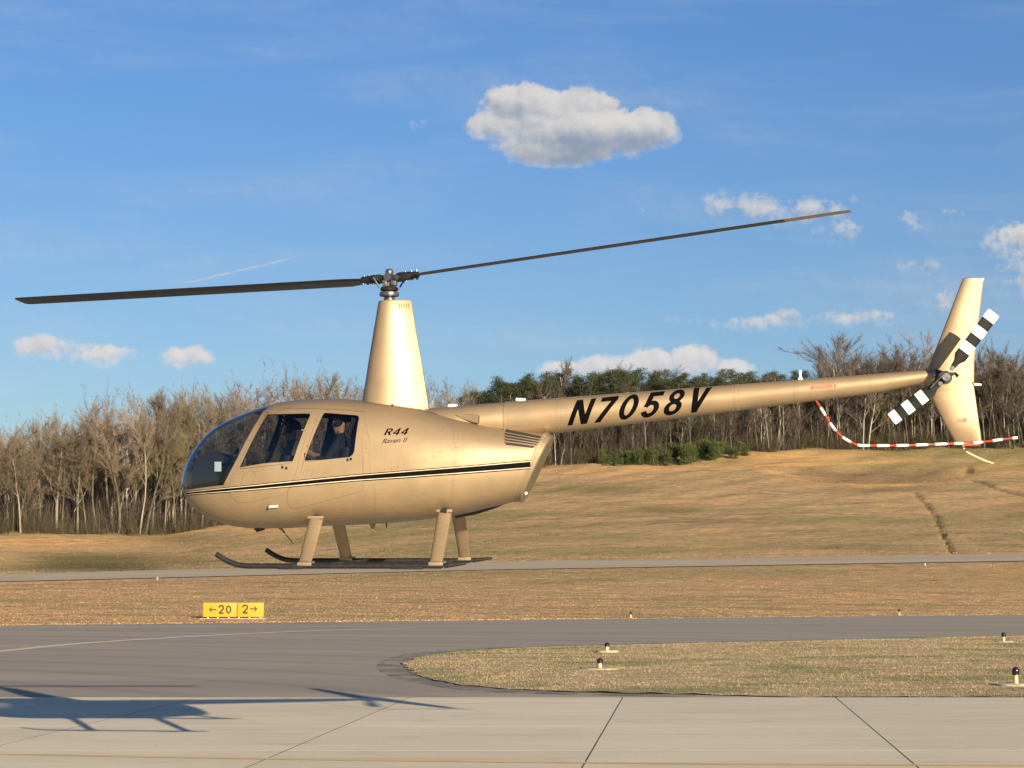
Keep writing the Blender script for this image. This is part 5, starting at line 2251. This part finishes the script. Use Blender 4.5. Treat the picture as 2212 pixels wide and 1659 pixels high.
def plant(protos, used, k, X, Y, h, base=H0, wid=1.0):
    z = float(terrain([X], [Y])[0])
    o = reuse(protos, used, k)
    s = h / base
    o.location = (X, Y, z - .15)
    o.scale = (s * wid, s * wid, s)
    o.rotation_euler = (trng.normal() * .045, trng.normal() * .045, trng.uniform(0, 6.28))
    return o


def darker(o):  # swaps in bark and twig colours darkened for the wood's shade
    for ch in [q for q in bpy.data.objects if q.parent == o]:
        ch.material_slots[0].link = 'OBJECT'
        ch.material_slots[0].material = M['bark_shaded'] if ch.name.startswith('trunk') else M['twig_shaded']


used = set()
GROUPS = (
    (-60, 395, 'bare brown deciduous tree in the wood left of the helicopter nose', 'bare trees left of the helicopter nose'),
    (395, 1180, 'bare brown deciduous tree in the wood behind the helicopter cabin', 'bare trees behind the helicopter cabin'),
    (1180, 1700, 'bare tree with pale grey trunk in the wood below the lettered tail boom', 'bare trees below the tail boom'),
    (1700, 2290, 'bare tree with thin grey trunk in the dark wood behind the tail rotor', 'bare trees behind the tail rotor'),
)
spots = []
NB = 286
us_ = np.linspace(-50, 2270, NB)
# fewer individuals where the fuselage hides the wood
us_ = us_[~((us_ > 470) & (us_ < 1120) & (np.arange(NB) % 3 != 0))]
for i, u in enumerate(us_):
    u = u + trng.normal() * 5
    lay = trng.choice([0, 1, 2, 3], p=[.42, .28, .18, .12])
    td = float(np.interp(u, *U_TD))
    Y = td + 1.5 + lay * 7 + trng.uniform(0, 6)
    spots.append((u, Y, lay))
for (u, Y, lay) in spots:
    X = (u - 1106) / (F * 1.0049) * Y
    z = float(terrain([X], [Y])[0])
    h = top_height(X, Y, z) * (trng.uniform(.60, .99) if lay < 2 else trng.uniform(.80, 1.05))
    if 1040 < u < 1790 and lay < 3:
        h *= trng.uniform(.42, .66) if trng.uniform() < .9 else trng.uniform(.75, .95)
    h = min(max(h, 7), 26)
    o = plant(bare_p, used, int(trng.integers(0, 8)), X, Y, h, wid=trng.uniform(.75, 1.45))
    for a, b, lb, gr in GROUPS:
        if a <= u < b or (b == 2290 and u >= b) or (a == -60 and u < a):
            tag(o, lb, 'tree', gr)
            break
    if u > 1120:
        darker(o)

# two open-crowned trees standing above the ridge near the tail
for (u, yt, wd) in ((1852, 728, 1.7), (1952, 742, 1.35)):
    Y = float(np.interp(u, *U_TD)) + 26
    X = (u - 1106) / (F * 1.0049) * Y
    z = float(terrain([X], [Y])[0])
    o = plant(bare_p, used, 5 if wd > 1.5 else 3, X, Y, float(y2z(yt, Y)) - z, wid=wd)
    tag(o, 'tallest bare tree with wide open crown standing above the ridge left of the tail fin' if wd > 1.5 else 'bare tree with open crown above the ridge, just left of the upper tail fin', 'tree')

# pines
pused = set()
for k in range(150):
    u = 1015 + (1990 - 1015) * (k + trng.uniform(-.4, .4)) / 150
    Y = float(np.interp(u, *U_TD)) + trng.uniform(14, 40)
    X = (u - 1106) / (F * 1.0049) * Y
    z = float(terrain([X], [Y])[0])
    yt = np.interp(u, [1000, 1060, 1130, 1250, 1500, 1650, 1760, 1900, 2000], [846, 822, 806, 798, 800, 800, 802, 810, 820]) + trng.uniform(-9, 26)
    if u > 1720 and k % 2:
        continue
    o = plant(pine_p, pused, k % 4, X, Y, float(y2z(yt, Y)) - z, wid=trng.uniform(1.0, 1.6))
    if u < 1750:
        tag(o, 'dark green pine in the stand on the ridge above the tail boom', 'pine tree', 'pines on the ridge above the tail boom')
    else:
        tag(o, 'dark green pine on the ridge between the beacon and the tail fin', 'pine tree', 'pines between beacon and tail fin')
for (u, yt, dy, lb) in ((232, 918, 14, 'lone green pine among bare trees left of the windshield'), (176, 935, 22, 'dull green pine far left, its top among bare branches'), (395, 905, 30, 'slim green pine close behind the helicopter nose')):
    Y = float(np.interp(u, *U_TD)) + dy
    X = (u - 1106) / (F * 1.0049) * Y
    z = float(terrain([X], [Y])[0])
    tag(plant(pine_p, pused, 2 if u != 176 else 0, X, Y, float(y2z(yt, Y)) - z, wid=.8), lb, 'pine tree')

# row of young pines at the foot of the wood
bused = set()
for k in range(34):
    u = 1298 + (1618 - 1298) * (k + trng.uniform(-.4, .4)) / 33
    Y = float(np.interp(u, *U_TD)) - trng.uniform(0, 10)
    X = (u - 1106) / (F * 1.0049) * Y
    h = np.interp(u, [1298, 1400, 1500, 1618], [2.4, 3.5, 3.9, 2.7]) * trng.uniform(.6, 1.1)
    o = plant(bush_p, bused, k % 3, X, Y, h, base=3.0, wid=trng.uniform(.9, 1.3) * 1.0)
    tag(o, 'bushy green young pine at the foot of the wood under the lettering', 'shrub', 'young pines at the edge of the wood')


# the rest of the wood as one mass
def replicate(datas, n, place, width=1.0):
    Vs, Ts, s = [], [], 0
    for k in range(n):
        V, T = datas[int(trng.integers(0, len(datas)))]
        X, Y, h, wd = place(k)
        z = float(terrain([X], [Y])[0])
        a = trng.uniform(0, 6.28)
        c, sn = math.cos(a), math.sin(a)
        sc = h / H0
        W = V * np.array([sc * wd, sc * wd, sc])
        W = np.stack([W[:, 0] * c - W[:, 1] * sn + X, W[:, 0] * sn + W[:, 1] * c + Y, W[:, 2] + z - .2], 1)
        Vs.append(W.astype(np.float32)); Ts.append(T + s); s += len(V)
    return np.concatenate(Vs), np.concatenate(Ts)


back_tr, back_tw = [], []
for k in range(5):
    g = TreeGen(400 + k)
    V, T, LV, LT = g.bare(H0, (.25, .35, .28, .4, .3)[k], 520)
    LV = LV.reshape(-1, 3, 3)
    c = LV.mean(1, keepdims=True)
    wide = (LV[:, 1] - LV[:, 0])
    LV[:, 1] += wide * .8
    back_tr.append((V, T)); back_tw.append((LV.reshape(-1, 3), LT))


def back_place(k):
    u = trng.uniform(-120, 2330)
    Y = float(np.interp(u, *U_TD)) + 8 + 75 * trng.uniform() ** .8
    X = (u - 1106) / (F * 1.0049) * Y
    z = float(terrain([X], [Y])[0])
    h = top_height(X, Y, z) * trng.uniform(.6, 1.0) * (.68 if 1060 < u < 1790 else 1)
    return X, Y, min(max(h, 6), 24), trng.uniform(.85, 1.3)


st_ = trng.bit_generator.state
V, T = replicate(back_tr, 640, back_place)
wood = big_mesh('woodland', V, T, M['bark_shaded'], smooth=False)
tag(wood, 'bare trees standing deeper in the brown winter wood', 'woodland', kind='stuff')
trng.bit_generator.state = st_
V, T = replicate(back_tw, 640, back_place)
big_mesh('branches', V, T, M['twig'], wood)


# saplings and brush at the foot of the wood
sap = []
for k in range(5):
    r = np.random.default_rng(500 + k)
    tv = []
    for j in range(70):
        q = np.array([r.normal() * .8, r.normal() * .8, 0])
        d_ = np.array([r.normal() * .28, r.normal() * .28, 1.0]); d_ /= np.linalg.norm(d_)
        L = r.uniform(.8, 4.2)
        a, b = orth(d_)
        s = (a * r.normal() + b * r.normal()) * .022
        tv += [q - s, q + s, q + d_ * L]
        for i in range(3):
            m_ = q + d_ * L * r.uniform(.2, .9)
            tv += [m_ - s * .6, m_ + s * .6, m_ + (d_ + r.normal(size=3) * .6) * L * .3]
    tv = np.array(tv)
    sap.append((tv * 1.0, np.arange(len(tv)).reshape(-1, 3)))


def brush_place(k):
    u = trng.uniform(-120, 2330)
    Y = float(np.interp(u, *U_TD)) + 1 + 34 * trng.uniform() ** 1.3
    X = (u - 1106) / (F * 1.0049) * Y
    return X, Y, H0 * trng.uniform(.3, 1.0), 1.3


def sapling_place(k):
    u = trng.uniform(-120, 2330)
    Y = float(np.interp(u, *U_TD)) + 3 + 50 * trng.uniform()
    X = (u - 1106) / (F * 1.0049) * Y
    return X, Y, H0 * trng.uniform(1.2, 2.7), .75


V2_, T2_ = replicate(sap, 620, sapling_place)
tag(big_mesh('saplings', V2_, T2_, M['twig_shaded']), 'thin grey-brown saplings filling the wood between the trunks', 'saplings', kind='stuff')
V, T = replicate(sap, 1100, brush_place)
tag(big_mesh('undergrowth', V, T, M['brush']), 'brown saplings and brush at the foot of the wood', 'undergrowth', kind='stuff')
# ------------------------------------------------------------------ sign, lights
def zt(X, Y):
    return max(float(terrain([X], [Y])[0]), 0.0)


YS = 97.0
pl, pr = at(438.5, 1333, YS), at(570, 1333, YS)
ztop = at(505, 1301.5, YS).z
zbot = at(505, 1333, YS).z
zg = zt(pl.x, YS)
sgn = empty('taxiway_sign', ((pl.x + pr.x) / 2, YS, zg))
tag(sgn, 'yellow airfield sign reading 20 and 2 with arrows beside the taxiway', 'sign')
W_ = pr.x - pl.x
x0, xm, x1 = -W_ / 2, at(512.3, 1333, YS).x - sgn.location.x, W_ / 2
z0, z1 = zbot - zg, ztop - zg
for (a, b) in ((x0, xm - .012), (xm + .012, x1)):
    MB().box(((a + b) / 2, 0, (z0 + z1) / 2), (b - a, .12, z1 - z0), bev=.015).build('sign_frame', M['amberframe'], sgn)
    MB().box(((a + b) / 2, -.066, (z0 + z1) / 2), (b - a - .05, .02, z1 - z0 - .05), bev=.004).build('sign_face', M['sign_yellow'], sgn)


def flat_shape(name, loops, parent, y=-.080, mat=None):
    vv, ff = cdt(loops, .5)
    n = len(vv)
    V = [(x, y, z) for x, z in vv]
    o = mesh(name, V, ff, mat or M['sign_black'], parent, False)
    return o


HZ = z1 - z0


def sx(px_):
    return at(px_, 1317, YS).x - sgn.location.x


def sz(py):
    return at(505, py, YS).z - zg


cw_ = CONV = None
def g2v(gx):
    return (700 + gx / 6.144) * .57604


def g2y(gy):
    return (2230 + gy / 6.144) * .57604


def text_at(s, gx0, gy0, gx1, gy1):
    L = text_loops(s)
    X0, X1, Z0, Z1 = sx(g2v(gx0)), sx(g2v(gx1)), sz(g2y(gy1)), sz(g2y(gy0))
    lp = [[(X0 + (X1 - X0) * x, Z0 + (Z1 - Z0) * y) for x, y in l] for l in L]
    flat_shape('sign_numeral', lp, sgn)


def bold2(gx0, gy0, gx1, gy1):
    X0, X1, Z0, Z1 = sx(g2v(gx0)), sx(g2v(gx1)), sz(g2y(gy1)), sz(g2y(gy0))
    P = [(.04, .74)] + [(.5 + .43 * math.cos(math.radians(a)), .69 + .27 * math.sin(math.radians(a))) for a in range(165, -40, -15)] + [(.1, .06), (.98, .06)]
    quads = []
    for a, b in zip(P[:-1], P[1:]):
        A = Vector((X0 + (X1 - X0) * a[0], Z0 + (Z1 - Z0) * a[1])); B = Vector((X0 + (X1 - X0) * b[0], Z0 + (Z1 - Z0) * b[1]))
        t = (B - A).normalized(); n = Vector((-t.y, t.x)) * .042
        A = A - t * .008; B = B + t * .008
        quads.append([tuple(A + n), tuple(B + n), tuple(B - n), tuple(A - n)])
    vv, ff = cdt(quads, .5, True)
    mesh('sign_numeral', [(x, -.080, z) for x, z in vv], ff, M['sign_black'], sgn, False)


bold2(745, 245, 858, 438)
bold2(1290, 235, 1412, 430)
X0, X1, Z0, Z1 = sx(g2v(905)), sx(g2v(1035)), sz(g2y(438)), sz(g2y(245))
cx_, cz_ = (X0 + X1) / 2, (Z0 + Z1) / 2
q0 = arcq(cx_, cz_, ((X1 - X0) / 2, (Z1 - Z0) / 2), ((X1 - X0) / 2 - .082, (Z1 - Z0) / 2 - .082), 0, 360, 24)
vv, ff = cdt(q0, .5, True)
mesh('sign_numeral', [(x, -.080, z) for x, z in vv], ff, M['sign_black'], sgn, False)
for (ga, gb, gy) in ((515, 690, 345), (1635, 1465, 325)):
    A, B, Z = sx(g2v(ga)), sx(g2v(gb)), sz(g2y(gy))
    s = 1 if B > A else -1
    hd = .13
    polys = [[(A + s * .03, Z - .030), (B, Z - .030), (B, Z + .030), (A + s * .03, Z + .030)],
             [(A, Z), (A + s * hd, Z + .135), (A + s * (hd + .045), Z + .10), (A + s * .07, Z)],
             [(A, Z), (A + s * hd, Z - .135), (A + s * (hd + .045), Z - .10), (A + s * .07, Z)]]
    vv, ff = cdt(polys, .5, True)
    mesh('sign_arrow', [(x, -.080, z) for x, z in vv], ff, M['sign_black'], sgn, False)
for gx in (495, 722, 975, 1212, 1450, 1700):
    x = sx(g2v(gx))
    mb = MB().box((x, 0, z0 / 2 + .0), (.055, .055, z0 + .02), bev=.006)
    mb.box((x, 0, .01), (.11, .11, .02), bev=.004)
    mb.build('sign_leg', M['white'], sgn)
tag(MB().box((sgn.location.x, YS - .05, zg - .01), (W_ + .3, .7, .06), bev=.02).build('sign_pad', M['pad'], None, False), 'concrete pad under the yellow airfield sign', 'concrete pad')


def edge_light(label, bx, by, h_px, ground_z=None, pad=True, small=False):
    """stake with a dark globe"""
    if small:
        Y = 112.0
        p = at(bx, by, Y)
        Y = float(far_edge(bx)) + 2.2
        p = Vector(((bx - 1106) / (F * 1.0049) * Y, Y, zt((bx - 1106) / (F * 1.0049) * Y, Y)))
    else:
        p = gnd(bx, by, .06)
    hgt = h_px / F * p.y
    o = empty('taxiway_light', p)
    tag(o, label, 'airfield light', 'taxiway edge lights')
    r = .042
    sh = hgt * .55
    def lt(name, prof, mat):
        rg = [[(rr * math.cos(t), rr * math.sin(t), z) for t in np.linspace(0, 2 * math.pi, 18, endpoint=False)] for rr, z in prof]
        return MB().ring_loft(rg).build(name, mat, o)
    lt('stem', [(r * 1.5, 0), (r * 1.5, .015), (r, .03), (r, sh)], M['cream'])
    lt('lamp_base', [(r * 1.05, sh), (r * 1.7, sh + .01), (r * 1.7, sh + .035)], M['dark_metal'])
    H = hgt - sh
    lt('globe', [(r * 1.5, sh + .035), (r * 1.75, sh + H * .45), (r * 1.6, sh + H * .7), (r * 1.05, sh + H * .92), (r * .3, hgt)], M['globe'])
    if pad:
        rg = []
        R = .62
        for s, z in ((1, -.03), (1, .012), (.95, .02)):
            rg.append([(R * s * math.cos(t) * (1 + .03 * math.sin(5 * t)), R * s * .9 * math.sin(t), z) for t in np.linspace(0, 2 * math.pi, 28, endpoint=False)])
        pd = MB().ring_loft(rg).build('light_pad', M['pad'], None)
        pd.location = p
        tag(pd, 'round concrete pad under ' + label.split(' on ')[0].replace('taxiway edge light with dark globe', 'the edge light') + ' ' + PADS[label], 'concrete pad')
    return o


PADS = {}
Ls = [('nearest centre taxiway edge light with dark globe on the grass island', 1296, 1447, 25, 'at the near left of the grass island'),
      ('farther taxiway edge light with dark globe on the island beside the asphalt', 1311.5, 1408, 20, 'at the far left of the grass island'),
      ('taxiway edge light with dark globe on the island at the right frame edge', 2195, 1481, 40, 'at the near right of the grass island'),
      ('small taxiway edge light with dark globe on the far right of the island', 2168.5, 1388, 22, 'at the far right of the grass island')]
for lb, bx, by, hp, pdl in Ls:
    PADS[lb] = pdl
    p = gnd(bx, by, .06)
    o = edge_light(lb, bx, by, hp, pad=False)
    R = .42 if by > 1420 else .32
    rg = []
    for s, z in ((1, -.03), (1, .035), (.95, .045)):
        rg.append([(R * s * math.cos(t) * (1 + .03 * math.sin(5 * t)), R * s * .9 * math.sin(t), z) for t in np.linspace(0, 2 * math.pi, 28, endpoint=False)])
    pd = MB().ring_loft(rg).build('light_pad', M['pad'], None)
    pd.location = p
    tag(pd, 'pale round concrete light pad ' + pdl, 'concrete pad')
for lb, bx in (('small edge light beyond the taxiway right of the skids', 1362), ('small edge light beyond the taxiway below the tail rotor', 1941)):
    edge_light(lb, bx, 1328, 13, pad=False, small=True)
for lb, bx, by in (('tiny white runway edge light above the left part of the field', 340, 1250), ('tiny white runway edge light below the tail guard', 1999, 1214)):
    Y = 157.0
    X = (bx - 1106) / (F * 1.0049) * Y
    o = empty('runway_light', (X, Y, zt(X, Y)))
    tag(o, lb, 'airfield light', 'runway edge lights')
    rg = [[(rr * math.cos(t), rr * math.sin(t), z) for t in np.linspace(0, 2 * math.pi, 12, endpoint=False)] for rr, z in ((.025, 0), (.025, .10))]
    MB().ring_loft(rg).build('stem', M['white'], o)
    rg = [[(rr * math.cos(t), rr * math.sin(t), z) for t in np.linspace(0, 2 * math.pi, 12, endpoint=False)] for rr, z in ((.04, .10), (.055, .14), (.045, .19), (.01, .21))]
    MB().ring_loft(rg).build('globe', M['white'], o)
